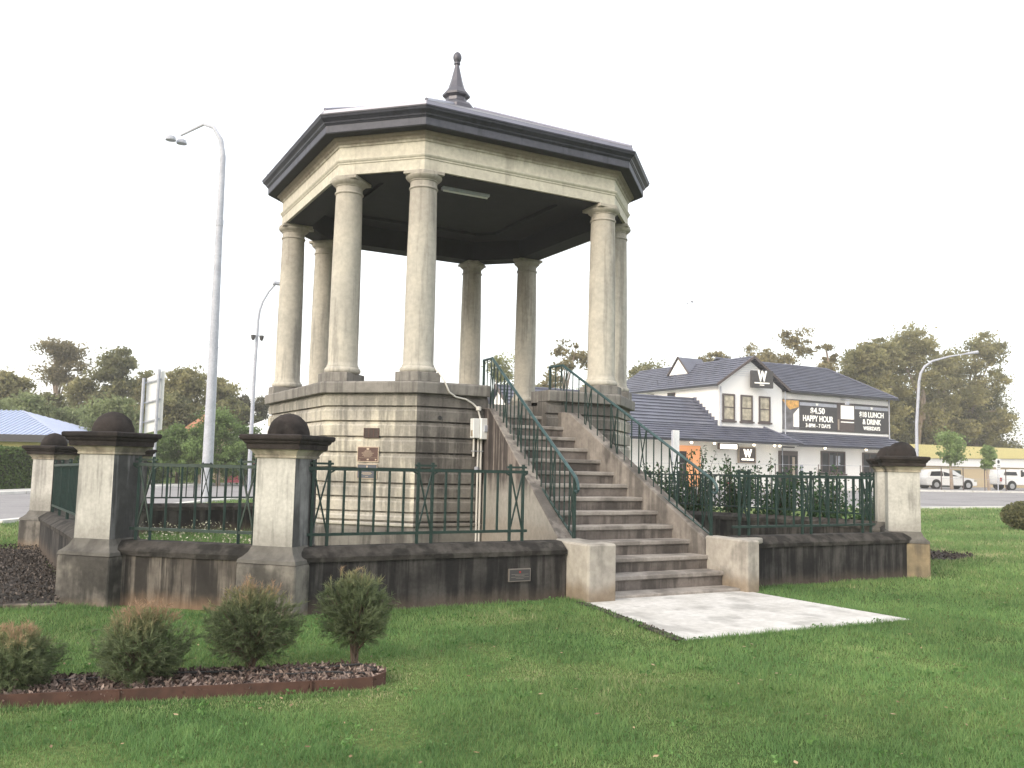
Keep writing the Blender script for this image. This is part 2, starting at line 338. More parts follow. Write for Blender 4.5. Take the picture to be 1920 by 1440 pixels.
# ---------------------------------------------------------------- bandstand
A_, B_ = 2.585, 1.683
def octp(o):
    a = A_+o; b = B_+o*(2**.5-1)
    return [(-b, -a), (b, -a), (a, -b), (a, b), (b, a), (-b, a), (-a, b), (-a, -b)]     # D G H F E B A C
def ring(mb, prof, closed=True, open_x=None, mats=None):
    """sweep closed profile [(offset,z)] round the octagon; open_x=(xl,xr) leaves a gap in the front side"""
    npf = len(prof); cols = []
    P = [octp(o) for o, z in prof]
    if open_x:
        cols.append([(open_x[1], P[j][0][1], prof[j][1]) for j in range(npf)])
        for k in (1, 2, 3, 4, 5, 6, 7, 0): cols.append([(*P[j][k], prof[j][1]) for j in range(npf)])
        cols.append([(open_x[0], P[j][0][1], prof[j][1]) for j in range(npf)])
    else:
        for k in range(8): cols.append([(*P[j][k], prof[j][1]) for j in range(npf)])
    V = [q for c_ in cols for q in c_]; nC = len(cols)
    rngc = range(nC-1) if open_x else range(nC)
    for i in rngc:
        k = (i+1) % nC
        mb.cm = 0
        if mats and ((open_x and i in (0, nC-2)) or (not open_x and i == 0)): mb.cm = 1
        base = len(mb.v) if i == 0 else base
        if i == 0: mb.v += V
        for j in range(npf if closed else npf-1):
            j2 = (j+1) % npf; mb.f.append([base+i*npf+j, base+k*npf+j, base+k*npf+j2, base+i*npf+j2]); mb.m.append(mb.cm)
    if open_x:
        mb.f.append([base+j for j in range(npf)]); mb.m.append(1 if mats else 0)
        mb.f.append([base+(nC-1)*npf+j for j in range(npf)]); mb.m.append(1 if mats else 0)
    mb.cm = 0
    return mb
SX = -.045
OPEN = (-.62, .44)
def XL(y): return -.48-.164*(-2.9-y)
def XR(y): return .64+.114*(-2.72-y)
bs = wthing('bandstand', 'octagonal cream bandstand with eight columns and dark grey roof on a banded stone base', 'bandstand', (0, 0, 0))
CM = [m_clean, m_dirty_shade]
mb = ring(MB(), [(.325, -.3), (.325, .50), (.30, .56), (-.2, .56), (-.2, -.3)]); mb.build('base_plinth', [m_plinth], bs, bevel=.01)
zl = [.56, .62, .755, .97, 1.18, 1.40, 1.635, 1.87, 2.105, 2.33, 2.535]
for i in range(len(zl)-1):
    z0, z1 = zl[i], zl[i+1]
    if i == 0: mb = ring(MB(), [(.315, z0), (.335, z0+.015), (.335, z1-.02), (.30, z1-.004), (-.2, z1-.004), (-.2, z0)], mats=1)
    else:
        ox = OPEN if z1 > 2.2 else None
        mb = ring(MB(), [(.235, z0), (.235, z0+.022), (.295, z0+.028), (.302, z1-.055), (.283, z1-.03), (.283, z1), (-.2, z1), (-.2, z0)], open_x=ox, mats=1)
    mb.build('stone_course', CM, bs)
mb = ring(MB(), [(.30, 2.538), (.37, 2.545), (.375, 2.70), (.355, 2.722), (-.22, 2.722), (-.22, 2.47), (.0, 2.47), (.0, 2.54)], open_x=OPEN); mb.build('coping', m_coping, bs, bevel=.008)
fl = MB(); o_ = octp(-.1); fl.prism([(-.64, -2.43), (-.64, o_[0][1]), o_[0], *o_[7:0:-1], (.46, o_[1][1]), (.46, -2.43)], 2.30, 2.475); fl.build('floor_slab', m_step, bs)
# vent, drain hole
def chpt(s, z, out=.0):   # point on the front-left chamfer face, s metres from its right corner
    q = 2**-.5; return Vector((-1.807-s*q-out*q, -2.885+s*q-out*q, z))
def chbox(mb, s0, s1, z0, z1, d0, d1):
    vs = [chpt(s, z, d) for z in (z0, z1) for s, d in ((s0, d0), (s1, d0), (s1, d1), (s0, d1))]
    mb.add(vs, [(0, 3, 2, 1), (4, 5, 6, 7), (0, 1, 5, 4), (1, 2, 6, 5), (2, 3, 7, 6), (3, 0, 4, 7)])
v_ = MB(); chbox(v_, .60, .84, 1.865, 2.015, -.05, .012); vent = v_.build('air_vent', m_black, bs)
v_ = MB()
for k in range(5): chbox(v_, .605, .835, 1.872+k*.031, 1.882+k*.031, .0, .026)
for s in (.60, .68, .76, .835): chbox(v_, s-.005, s+.005, 1.865, 2.015, .0, .022)
v_.build('vent_grille', m_plaqb, vent)
v_ = MB(); v_.tube([(-1.43, -2.80, 2.19), (-1.43, -2.893, 2.19)], .032, 14); v_.build('drain_hole', m_black, bs)
v_ = MB(); v_.tube([(.92, -2.80, 2.16), (.92, -2.893, 2.16)], .03, 14); v_.build('drain_hole', m_black, bs)
# column with plinth block and abacus wrapping the corner
def bent(mb, k, oo, oi, h, z0, z1):
    Po = Vector(octp(oo)[k]); Pi = Vector(octp(oi)[k]); pts = octp(oo)
    pn = Vector(pts[(k+1) % 8]); pp = Vector(pts[(k-1) % 8]); e1 = (pn-Po).normalized(); e2 = (pp-Po).normalized()
    def inw(e):
        n = Vector((-e.y, e.x)); n = n if n.dot(Vector((0, 0))-Po) > 0 else -n; return n*(oo-oi)
    poly = [Po+e1*h, Po, Po+e2*h, Po+e2*h+inw(e2), Pi, Po+e1*h+inw(e1)]
    mb.prism([tuple(q) for q in poly], z0, z1)
shaft = [(.25, 2.966), (.25, 2.985), (.236, 3.005), (.233, 3.05), (.232, 3.6), (.229, 4.2), (.223, 4.8), (.214, 5.4), (.209, 5.72)]
for k, (x, y) in enumerate(octp(0)):
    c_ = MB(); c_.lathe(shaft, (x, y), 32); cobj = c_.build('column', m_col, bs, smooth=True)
    c_ = MB(); c_.lathe([(.24, 2.866), (.262, 2.872), (.279, 2.893), (.284, 2.915), (.279, 2.938), (.262, 2.958), (.25, 2.966)], (x, y), 32); c_.build('column_base', m_col, cobj, smooth=True)
    c_ = MB(); c_.lathe([(.209, 5.72), (.222, 5.724), (.228, 5.738), (.222, 5.752), (.209, 5.757), (.207, 5.84), (.222, 5.845), (.224, 5.858), (.232, 5.862), (.262, 5.885), (.280, 5.907), (.284, 5.925), (.278, 5.932)], (x, y), 32); c_.build('capital', m_col, cobj, smooth=True)
    c_ = MB(); bent(c_, k, .262, -.30, .345, 5.932, 5.986); c_.build('abacus', m_col, cobj, bevel=.005)
    c_ = MB(); bent(c_, k, .315, -.30, .37, 2.722, 2.866); c_.build('plinth_block', m_coping, cobj, bevel=.008)
for o in bs.children_recursive: pass
mb = ring(MB(), [(.2146, 5.998), (.2146, 6.165), (.228, 6.170), (.228, 6.188), (.245, 6.205), (.255, 6.225), (.255, 6.238), (.2146, 6.243), (-.24, 6.243), (-.24, 5.998)]); mb.build('architrave', m_ent, bs)
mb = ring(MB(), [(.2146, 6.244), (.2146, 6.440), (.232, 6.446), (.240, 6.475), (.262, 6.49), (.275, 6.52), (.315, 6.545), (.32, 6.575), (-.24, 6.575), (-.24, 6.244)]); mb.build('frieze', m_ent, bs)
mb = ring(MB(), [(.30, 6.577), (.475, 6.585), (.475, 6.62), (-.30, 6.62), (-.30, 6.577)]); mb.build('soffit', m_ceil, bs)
mb = ring(MB(), [(.4824, 6.60), (.4824, 6.715), (.472, 6.722), (.40, 6.722), (.40, 6.60)]); mb.build('fascia', m_fascia, bs)
mb = ring(MB(), [(.492, 6.715), (.505, 6.735), (.515, 6.738), (.522, 6.76), (.548, 6.785), (.578, 6.81), (.588, 6.84), (.595, 6.845), (.595, 6.868), (.565, 6.868), (.56, 6.80), (.44, 6.80), (.44, 6.715)]); mb.build('gutter', m_gutter, bs)
mb = ring(MB(), [(.40, 6.80), (.535, 6.85), (.535, 6.945), (.50, 6.955), (.40, 6.955)]); mb.build('eave_flashing', m_roofl, bs)
# roof slopes
o0 = octp(.515); top_r = .36
rp = MB(); tp = [(p[0]*top_r/3.1, p[1]*top_r/3.1) for p in o0]
for i in range(8):
    j = (i+1) % 8
    q = [Vector((*o0[i], 6.957)), Vector((*o0[j], 6.957)), Vector((*tp[j], 8.23)), Vector((*tp[i], 8.23))]
    m2 = MB(); n = (q[1]-q[0]).cross(q[3]-q[0]).normalized(); m2.add(q+[a-n*.03 for a in q], [(0, 1, 2, 3), (7, 6, 5, 4), (0, 4, 5, 1), (1, 5, 6, 2), (2, 6, 7, 3), (3, 7, 4, 0)])
    L = (q[1]-q[0]).length; ns = max(2, int(L/.42))
    m2.build('roof_slope', m_roof, bs)
    m2 = MB(); m2.tube([Vector((*o0[i], 6.965)), Vector((*tp[i], 8.24))], .03, 6); m2.build('hip_cap', m_roofl, bs)
fi = MB(); fi.lathe([(.40, 8.15), (.385, 8.30), (.33, 8.36), (.27, 8.385), (.235, 8.41), (.20, 8.44), (.20, 8.50), (.265, 8.54), (.27, 8.575), (.235, 8.61), (.165, 8.70), (.15, 8.74), (.115, 8.85), (.075, 9.02), (.048, 9.14), (.042, 9.19)], (0, 0), 8, math.pi/8)
fn = fi.build('finial', m_roof, bs)
fi = MB(); fi.lathe([(.042, 9.185), (.062, 9.195), (.062, 9.225), (.05, 9.235), (.07, 9.27), (.084, 9.32), (.08, 9.37), (.06, 9.41), (.03, 9.435), (.004, 9.455)], (0, 0), 16); fi.build('finial_bud', m_roof, fn, smooth=True)
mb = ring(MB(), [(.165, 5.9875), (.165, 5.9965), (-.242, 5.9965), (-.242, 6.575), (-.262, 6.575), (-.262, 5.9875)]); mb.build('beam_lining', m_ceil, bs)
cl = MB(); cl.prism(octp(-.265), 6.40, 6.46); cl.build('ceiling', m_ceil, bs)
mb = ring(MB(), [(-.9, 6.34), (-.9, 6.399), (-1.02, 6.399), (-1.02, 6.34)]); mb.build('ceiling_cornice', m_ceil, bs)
# fluorescent batten and conduit
t = wthing('light_batten', 'white fluorescent batten under the bandstand ceiling behind the front beam', 'light', (-.8, -2.2, 5.94))
q = MB(); q.bar((-1.22, -2.24, 5.94), (-.38, -2.24, 5.94), .10, .045); q.build('batten_body', m_galv, t)
q = MB(); q.tube([(-1.20, -2.24, 5.905), (-.40, -2.24, 5.905)], .016, 8); q.build('tube', m_whitep, t)
t = wthing('electrical_box', 'white electrical switch box with conduits on the dark base wall beside the stairs', 'electrical box', (-.8, -2.9, 0))
q = MB(); q.box(-.93, -.82, -3.02, -2.905, 1.90, 2.20); q.box(-.815, -.665, -3.06, -2.905, 1.885, 2.205); q.build('box_body', m_whitep, t, bevel=.008)
q = MB(); q.box(-.77, -.675, -3.085, -3.062, 2.0, 2.10); q.build('cover', m_galv, t, bevel=.004)
q = MB(); q.box(-.945, -.93, -3.0, -2.96, 1.93, 2.02); q.build('latch', m_brass, t)
q = MB(); q.tube([(-1.545, -2.53, 5.5), (-1.515, -2.60, 3.04), (-1.46, -2.90, 2.86), (-1.40, -2.98, 2.72), (-1.33, -2.98, 2.58), (-1.20, -2.935, 2.515), (-1.02, -2.92, 2.49), (-.90, -2.92, 2.43), (-.82, -2.93, 2.36), (-.78, -2.95, 2.20)], .014, 8); q.build('conduit', m_pvc, t, smooth=True)
q = MB(); q.lathe([(.02, 2.32), (.042, 2.33), (.042, 2.38), (.02, 2.39)], (-.81, -2.94), 10); q.lathe([(.014, 5.36), (.03, 5.38), (.03, 5.43), (.014, 5.46)], (-1.545, -2.54), 10); q.build('junction', m_pvc, t)
q = MB(); q.tube([(-.79, -2.915, 1.885), (-.79, -2.915, .02)], .016, 8); q.build('conduit', m_pvc, t)
q = MB(); q.tube([(-.74, -2.915, 1.885), (-.74, -2.915, .02)], .019, 8); q.build('conduit', m_pvc, t)
q = MB(); q.tube([(-.865, -2.915, 1.90), (-.865, -2.915, 1.62)], .017, 8); q.build('conduit', m_pvc, t)
q = MB(); q.lathe([(.02, 1.40), (.035, 1.41), (.035, 1.46), (.02, 1.47)], (-.81, -2.92), 8); q.box(-.90, -.71, -2.94, -2.905, 1.70, 1.712); q.build('saddle', m_galv, t)
# plaques
t = wthing('wall_plaque', 'upper bronze plaque with brass edge below the air vent on the cream base', 'plaque', tuple(chpt(.75, 1.62, .0)), 'plaques on the bandstand base')
q = MB(); chbox(q, .585, .935, 1.505, 1.735, .0, .018); q.build('frame', m_brass, t)
q = MB(); chbox(q, .597, .923, 1.517, 1.723, .018, .021); q.build('face', m_plaqb, t)
q = MB()
for a, b, z, h in ((.74, .78, 1.688, .024), (.71, .81, 1.668, .005), (.70, .825, 1.652, .005), (.665, .86, 1.634, .006), (.68, .845, 1.618, .003), (.685, .84, 1.607, .003), (.68, .85, 1.596, .003), (.70, .82, 1.585, .003), (.615, .90, 1.566, .002), (.742, .772, 1.530, .022), (.615, .638, 1.532, .018), (.878, .91, 1.526, .008)): chbox(q, a, b, z, z+h, .021, .024)
q.build('raised_lettering', m_brass, t)
t = wthing('wall_plaque', 'lower blue grey plaque with brass edge directly under the bronze one', 'plaque', tuple(chpt(.75, 1.35, .0)), 'plaques on the bandstand base')
q = MB(); chbox(q, .60, .93, 1.255, 1.475, .0, .018); q.build('frame', m_brass, t)
q = MB(); chbox(q, .610, .920, 1.265, 1.465, .018, .021); q.build('face', m_plaqg, t)
q = MB()
for a, b, z, h in ((.755, .775, 1.42, .03), (.70, .84, 1.345, .006), (.68, .86, 1.33, .006), (.70, .83, 1.315, .005), (.74, .79, 1.285, .006)): chbox(q, a, b, z, z+h, .021, .024)
q.build('raised_lettering', m_brass, t)

# ---------------------------------------------------------------- staircase
st = wthing('staircase', 'long concrete staircase climbing to the bandstand between sloping cheek walls and green railings', 'staircase', (0, -4.5, 0))
Y1, RUN, Z1, RISE = -6.673, .3039, .045, .1738
for i in range(14):
    y0 = Y1+RUN*i; z = Z1+RISE*i; y1 = y0+RUN+.02; 
    m2 = MB(); m2.cm = 0
    rnd = [random.uniform(-.004, .004) for _ in range(3)]
    m2.prism([(XL(y0)-.05, y0+rnd[0]), (XR(y0)+.05, y0+rnd[1]), (XR(y1)+.05, y1), (XL(y1)-.05, y1)], z-.055, z)
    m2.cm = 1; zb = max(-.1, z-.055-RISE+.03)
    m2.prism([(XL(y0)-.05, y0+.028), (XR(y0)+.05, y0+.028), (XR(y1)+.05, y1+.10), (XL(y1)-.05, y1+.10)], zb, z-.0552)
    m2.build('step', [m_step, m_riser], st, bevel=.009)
def cheek(sgn):
    def X(off, y): return (XR(y)+off) if sgn > 0 else (XL(y)-off)
    ys = [-6.02, -3.15, -2.86]; top = [.60, 2.355, 2.375]; m2 = MB(); V = []
    for y, z in zip(ys, top):
        wd = .21; V += [(X(0, y), y, -.1), (X(wd, y), y, -.1), (X(wd, y), y, z), (X(0, y), y, z)]
    F = [(0, 1, 2, 3), (11, 10, 9, 8)]; mi = [1, 0]
    for i in range(2):
        a = i*4; b = a+4
        F += [(a, b, b+3, a+3), (a+3, b+3, b+2, a+2), (a+2, b+2, b+1, a+1)]
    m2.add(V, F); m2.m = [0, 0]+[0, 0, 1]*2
    o = m2.build('cheek_wall', [m_cheek, m_cheekd], st, bevel=.012)
cheek(1); cheek(-1)
m2 = MB(); m2.prism([(-1.315, -6.79), (-.93, -6.79), (-.93, -5.98), (-1.02, -5.98), (-1.25, -5.98), (-1.33, -6.1), (-1.36, -6.3)], -.1, .645); m2.build('plinth_block', m_block, st, bevel=.02)
m2 = MB(); m2.prism([(1.02, -6.80), (1.235, -6.80), (1.25, -6.0), (1.04, -5.99), (1.03, -6.3)], -.1, .64); m2.build('plinth_block', m_block, st, bevel=.02)
m2 = MB(); m2.prism([(1.25, -6.62), (1.62, -6.46), (1.62, -6.2), (1.25, -6.2)], .56, .635); m2.build('plinth_block', m_block, st, bevel=.015)
def railing(P, label, foot):
    """P: polyline of the handrail (x,y,z)"""
    t = wthing('stair_railing', label, 'railing', P[0], 'green stair railings'); P = [Vector(p) for p in P]
    q = MB(); end = P[-1]; d = (P[-1]-P[-2]).normalized()
    curl = [end, end+d*.07+Vector((0, 0, -.035)), end+d*.09+Vector((0, 0, -.10)), end+d*.05+Vector((0, 0, -.155)), end+d*(-.02)+Vector((0, 0, -.17))]
    q.tube([P[0]+Vector((0, .0, -.06)), P[0]+Vector((0, .012, -.01))]+P+curl[1:], [.017]*2+[.021]*len(P)+[.019, .017, .015, .014], 8); q.build('handrail', m_greenl, t, smooth=True)
    h = .80
    lo = [p-Vector((0, 0, h)) for p in P]; lo[-1] = P[-1]-Vector((0, 0, h-.06))
    q = MB(); q.bar(lo[0], lo[1], .03, .012); q.bar(lo[1], lo[2], .03, .012); q.build('bottom_rail', m_green, t)
    def at(y):
        for i in range(2):
            if P[i+1].y <= y <= P[i].y:
                s = (P[i].y-y)/(P[i].y-P[i+1].y); return P[i].lerp(P[i+1], s), lo[i].lerp(lo[i+1], s)
        return P[-1], lo[-1]
    n = 23; y0, y1 = P[0].y-.015, P[-1].y+.03; T = []
    for k in range(n+1):
        y = y0+(y1-y0)*k/n; a, b = at(y); T.append((a, b)); q = MB()
        if k in (0, n): q.bar(a, b-Vector((0, 0, .14 if k == n else .0)), .032); q.build('post', m_green, t)
        else:
            q.bar(a, b-Vector((0, 0, .10 if k % 6 == 2 else 0)), .013); q.build('baluster', m_green, t)
    for k in range(2, n, 4):
        (a, b), (c_, d_) = T[k], T[k+1]
        q = MB(); q.bar(a, d_, .012); q.bar(b, c_, .012); q.build('cross_brace', m_green, t)
railing([(-.57, -2.60, 3.15), (-.60, -2.95, 3.15), (-1.02, -6.05, 1.375)], 'left stair railing with curled end, nearer the electrical box', .6)
railing([(.70, -2.52, 3.14), (.73, -2.88, 3.14), (1.11, -6.07, 1.37)], 'right stair railing with curled end, on the side of the white hotel', .6)

# ---------------------------------------------------------------- boundary wall, pillars, fences
def zd(y): return -.1*ss((y+4)/6)
PIL = [(-4.54, -6.14), (-6.07, -4.84), (-6.44, 2.1), (-4.95, 4.65), (4.95, 6.2), (6.5, 5.0), (6.52, -4.5), (4.68, -6.19)]
PL = ['nearest boundary pillar, pale shaft and black domed cap, left of the front railing', 'second pillar from the left with cracked pale patch on its base, black domed cap', 'leftmost boundary pillar beside the dark mulch bed', 'far pillar mostly hidden behind the second pillar at the back of the enclosure', 'far back pillar hidden behind the bandstand base', 'rear right pillar hidden behind the staircase', 'pillar partly hidden directly behind the right front pillar', 'right front boundary pillar with ochre stained base and lumpy black dome']
def pillar():
    t = thing('boundary_pillar', PL[0], 'pillar', (0, 0, 0), 'pillars of the boundary wall')
    def sq(prof, name, mat, bev=0, smooth=False):
        q = MB(); q.lathe([(h*2**.5, z) for h, z in prof], (0, 0), 4, 0)
        # square with corners on the axes: faces look at 45 degrees
        return q.build(name, mat, t, bevel=bev)
    sq([(.325, -.35), (.325, .46), (.32, .50)], 'pillar_base', m_pilb, .012)
    sq([(.325, .501), (.318, .535), (.285, .56), (.25, .60), (.232, .64), (.222, .662)], 'base_moulding', m_pilm)
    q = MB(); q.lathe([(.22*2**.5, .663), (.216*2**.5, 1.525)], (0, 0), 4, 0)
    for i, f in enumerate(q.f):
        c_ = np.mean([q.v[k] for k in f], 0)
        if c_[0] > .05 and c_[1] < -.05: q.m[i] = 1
    q.build('shaft', [m_pil, m_pil_shade], t)
    sq([(.216, 1.526), (.232, 1.53), (.234, 1.545), (.226, 1.55), (.24, 1.572), (.262, 1.60), (.282, 1.612)], 'neck_moulding', m_neck)
    sq([(.292, 1.613), (.296, 1.665), (.305, 1.668), (.318, 1.682), (.322, 1.70), (.338, 1.704), (.348, 1.72), (.348, 1.748), (.336, 1.757), (.20, 1.765)], 'cap', m_pilc, .003)
    q = MB(); q.lathe([(.207, 1.755)]+[(.21*math.cos(a), 1.765+.215*math.sin(a)) for a in np.linspace(.05, 1.5, 9)]+[(.01, 1.981)], (0, 0), 28)
    q.v = [tuple(Vector(v)*(1)+Vector((random.uniform(-1, 1), random.uniform(-1, 1), random.uniform(-1, 1)))*.003) for v in q.v]
    q.build('dome', m_pilc, t, smooth=True)
    return t
P0 = pillar(); PO = []
for i, (x, y) in enumerate(PIL):
    if i == 0: P0.location = (x, y, zd(y)); PO.append(P0)
    else: PO.append(dup(P0, (x, y, zd(y)), 0, PL[i]))
for ch in PO[7].children:                 # ochre base of the right pillar
    if ch.name.startswith('pillar_base'):
        ch.data = ch.data.copy(); ch.data.materials[0] = m_pilby
def low_wall(a, b, label, mat, name='boundary_wall'):
    a = Vector(a); b = Vector(b); d = (b-a).normalized(); n = Vector((d.y, -d.x)); n = n if n.dot((a+b)/2) > 0 else -n   # outward
    t = wthing(name, label, 'wall', (*((a+b)/2), 0))
    def sec(prof, nm, mt, bev=0):
        m2 = MB(); V = []; N_ = 14
        for i in range(N_+1):
            p = a.lerp(b, i/N_)
            for o, z in prof:
                j = 0 if z < .4 else random.uniform(-.0025, .0025)
                V.append((p.x+n.x*(o+j), p.y+n.y*(o+j), z+j+zd(p.y)))
        k = len(prof); F = [tuple(range(k))[::-1], tuple(range(N_*k, N_*k+k))]
        for i in range(N_):
            for j in range(k): j2 = (j+1) % k; F.append((i*k+j, i*k+j2, (i+1)*k+j2, (i+1)*k+j))
        m2.add(V, F); m2.build(nm, mt, t)
    sec([(.165, -.4), (.165, .505), (-.165, .505), (-.165, -.4)], 'wall', mat)
    sec([(.19, .506), (.195, .555), (.175, .575), (.07, .645), (-.07, .65), (-.185, .575), (-.19, .506)], 'coping', m_wcop)
    return t
W_ = [((-4.60, -6.24), (-1.37, -6.24), 'black stained low wall between the nearest pillar and the stair foot', m_wall),
      ((1.24, -6.26), (4.70, -6.26), 'black stained low wall right of the stairs up to the ochre pillar', m_wall),
      ((-6.10, -4.81), (-4.56, -6.12), 'short brown streaked low wall between the two nearest left pillars', m_wall2),
      ((-6.09, -4.80), (-6.43, 2.1), 'long dark low wall running back beside the mulch bed', m_wall),
      ((-6.33, 2.25), (-5.05, 4.5), 'rear left low wall behind the enclosure grass', m_wall),
      ((-4.7, 4.68), (4.75, 6.17), 'far back low wall seen between the left pillars', m_wall),
      ((5.1, 6.1), (6.4, 5.1), 'rear right low wall corner hidden behind the bandstand', m_wall),
      ((6.5, 4.8), (6.52, -4.3), 'right side low wall in front of the rose bushes', m_wall),
      ((6.4, -4.62), (4.85, -6.02), 'short low wall turning back at the right front pillar', m_wall)]
for a, b, l, m in W_: low_wall(a, b, l, m)
def fence(a, b, units, label):
    """iron fence from a to b; units = distances of the crossed post pairs"""
    a = Vector(a); b = Vector(b); L = (b-a).length; d = (b-a)/L
    t = wthing('iron_fence', label, 'fence', (a.x, a.y, .66+zd(a.y)), 'green iron fence panels on the boundary wall')
    def P(s, z): p = a+d*s; return Vector((p.x, p.y, z+zd(a.y)*(1-s/L)+zd(b.y)*s/L))
    q = MB(); q.bar(P(-.03, 1.43), P(L+.03, 1.43), .03, .034); q.build('top_rail', m_green, t)
    q = MB(); q.bar(P(-.03, .765), P(L+.03, .765), .03, .03); q.build('bottom_rail', m_green, t)
    for u in units:
        for s in (u-.083, u+.083):
            q = MB(); q.bar(P(s, .65), P(s, 1.515), .028); q.build('post', m_green, t)
        q = MB(); q.bar(P(u-.125, 1.482), P(u+.125, 1.482), .022); q.build('short_rail', m_green, t)
        q = MB(); q.bar(P(u-.075, .79), P(u+.075, 1.41), .015); q.bar(P(u+.075, .79), P(u-.075, 1.41), .0152); q.build('cross_brace', m_green, t)
        for s in (-1, 1): q = MB(); q.bar(P(u+s*.085, 1.385), P(u+s*.14, 1.415), .016); q.build('scroll_bracket', m_green, t)
    us = sorted(units)
    for u0, u1 in zip(us[:-1], us[1:]):
        g = u1-u0-.166; n = max(1, round(g/.165)-1)
        for k in range(n):
            s = u0+.083+g*(k+1)/(n+1); q = MB(); q.bar(P(s, .765), P(s, 1.43), .021); q.build('baluster', m_green, t)
fence((-4.33, -6.24), (-1.83, -6.24), [.115, 1.265, 2.39], 'green iron fence with crossed braces between the nearest pillar and the stairs')
fence((1.30, -6.26), (3.95, -6.26), [.175, 1.32, 2.515], 'green iron fence right of the stairs in front of the rose bushes')
def autofence(a, b, label, e=.28):
    a = Vector(a); b = Vector(b); d = (b-a).normalized(); a2 = a+d*e; b2 = b-d*e; L = (b2-a2).length
    n = max(1, round((L-.25)/1.15)); fence(a2, b2, [.12+(L-.24)*k/n for k in range(n+1)], label)
autofence(PIL[1], PIL[0], 'short green iron fence between the two nearest left pillars', .30)
autofence((-6.08, -4.84), (-6.43, 2.1), 'green fence beside the mulch bed seen almost edge on')
autofence(PIL[2], PIL[3], 'green iron fence of the rear left corner of the enclosure')
autofence((-4.95, 4.65), (4.95, 6.2), 'long green iron fence on the back wall of the enclosure')
autofence((4.95, 6.2), (6.5, 5.0), 'green iron fence of the rear right corner hidden by the bandstand')
autofence((6.5, 5.0), (6.52, -4.5), 'green iron fence along the right side wall by the roses')
autofence((6.52, -4.5), (4.68, -6.19), 'short green iron fence behind the right front pillar')
t = wthing('wall_plaque', 'small dark plaque with silver edge on the low black wall left of the stairs', 'plaque', (-1.97, -6.42, .3))
q = MB(); q.box(-2.115, -1.84, -6.425, -6.404, .225, .365); q.build('frame', m_wp, t)
q = MB(); q.box(-2.105, -1.85, -6.428, -6.4252, .235, .355); q.build('face', m_sign, t)
q = MB()
for a, b, z in ((-2.085, -1.87, .302), (-2.04, -1.92, .289), (-2.09, -1.865, .272), (-2.03, -1.93, .257)): q.box(a, b, -6.4292, -6.4281, z, z+.0035)
q.build('raised_lettering', m_wp, t)
q = MB(); q.lathe([(.012, 0), (.012, .001)], (0, 0), 10); q.v = [(-1.977+v[0], -6.4283-v[2], .328+v[1]) for v in q.v]; q.build('crest', m_red, t)
# ---------------------------------------------------------------- street lamps and sign
def galv_pole(name, label, base, pts, rad, group=None):
    t = wthing(name, label, 'street lamp', base, group); q = MB(); q.tube(pts, rad, 14); q.build('pole', m_galv, t, smooth=True); return t
z0 = zg(-1.09, 18.23)
t = galv_pole('street_lamp', 'tall thick galvanised pole near the left pillars with twin floodlights on a bent arm', (-1.09, 18.23, z0),
    [(-1.09, 18.23, z0), (-1.09, 18.23, 4), (-1.12, 18.2, 10.0), (-1.12, 18.2, 12.6), (-1.2, 18.3, 13.25), (-1.45, 18.5, 13.75), (-1.75, 18.9, 13.95)], [.20, .175, .128, .105, .088, .07, .055])
q = MB(); q.tube([(-1.74, 18.88, 13.95), (-2.35, 20.3, 13.85)], [.055, .04], 10); q.build('arm', m_galv, t, smooth=True)
q = MB(); q.tube([(-1.12, 18.2, 10.0), (-1.12, 18.2, 10.22)], .145, 14); q.build('collar', m_galv, t)
q = MB(); q.tube([(-1.09, 18.23, 5.48), (-1.09, 18.23, 5.53)], .172, 14); q.build('collar', m_galv, t)
for dx, dy in ((-.30, .12), (.12, .30)):
    q = MB(); q.lathe([(.05, 13.86), (.17, 13.80), (.20, 13.70), (.20, 13.66), (.02, 13.62)], (-2.38+dx, 20.4+dy), 14); q.build('lamp_head', m_galv, t)
z0 = zg(3.28, 30.7)
t = galv_pole('street_lamp', 'slim curved galvanised street lamp with two small floodlights halfway, behind the nearest pillar', (3.18, 30.5, z0),
    [(3.05, 30.5, z0), (3.06, 30.4, 6), (3.06, 30.12, 8.49), (3.10, 30.05, 9.0), (3.21, 29.94, 9.44), (3.45, 29.75, 9.95), (3.72, 29.57, 10.33)], [.11, .085, .065, .06, .055, .05, .045], 'curved street lamps by the road')
q = MB(); q.box(3.58, 3.95, 29.3, 29.7, 10.28, 10.42); q.build('lamp_head', m_galv, t, bevel=.02)
for dx in (-.2, .22):
    q = MB(); q.lathe([(.02, 7.45), (.08, 7.5), (.11, 7.62), (.12, 7.72), (.02, 7.74)], (3.06+dx, 30.15), 10); q.build('floodlight', m_sign, t)
q = MB(); q.bar((2.84, 30.17, 7.7), (3.30, 30.17, 7.7), .04); q.build('bracket', m_galv, t)
z0 = zg(50.3, 28)
t = galv_pole('street_lamp', 'tall pale street lamp with long curved arm rising above the right pillar', (50.3, 28, z0),
    [(50.3, 28.0, z0), (50.3, 27.95, 5), (50.2, 27.6, 8.19), (50.26, 27.5, 8.8), (50.45, 27.3, 9.3), (50.9, 27.0, 9.7), (51.88, 26.3, 10.05), (52.96, 25.69, 10.28)], [.13, .11, .095, .09, .085, .08, .06, .045], 'curved street lamps by the road')
q = MB(); q.tube([(52.9, 25.72, 10.27), (53.7, 25.3, 10.42)], [.07, .12], 8); q.build('lamp_head', m_galv, t)
z0 = zg(-3.9, 11.8)
t = wthing('road_sign', 'back of a tall white road sign on two galvanised posts behind the second pillar', 'road sign', (-3.8, 11.7, z0))
for x, y, h in ((-4.05, 11.84, 3.72), (-3.68, 11.64, 3.98)):
    q = MB(); q.tube([(x, y, z0), (x, y, h)], .045, 10); q.build('post', m_galv, t, smooth=True)
q = MB()
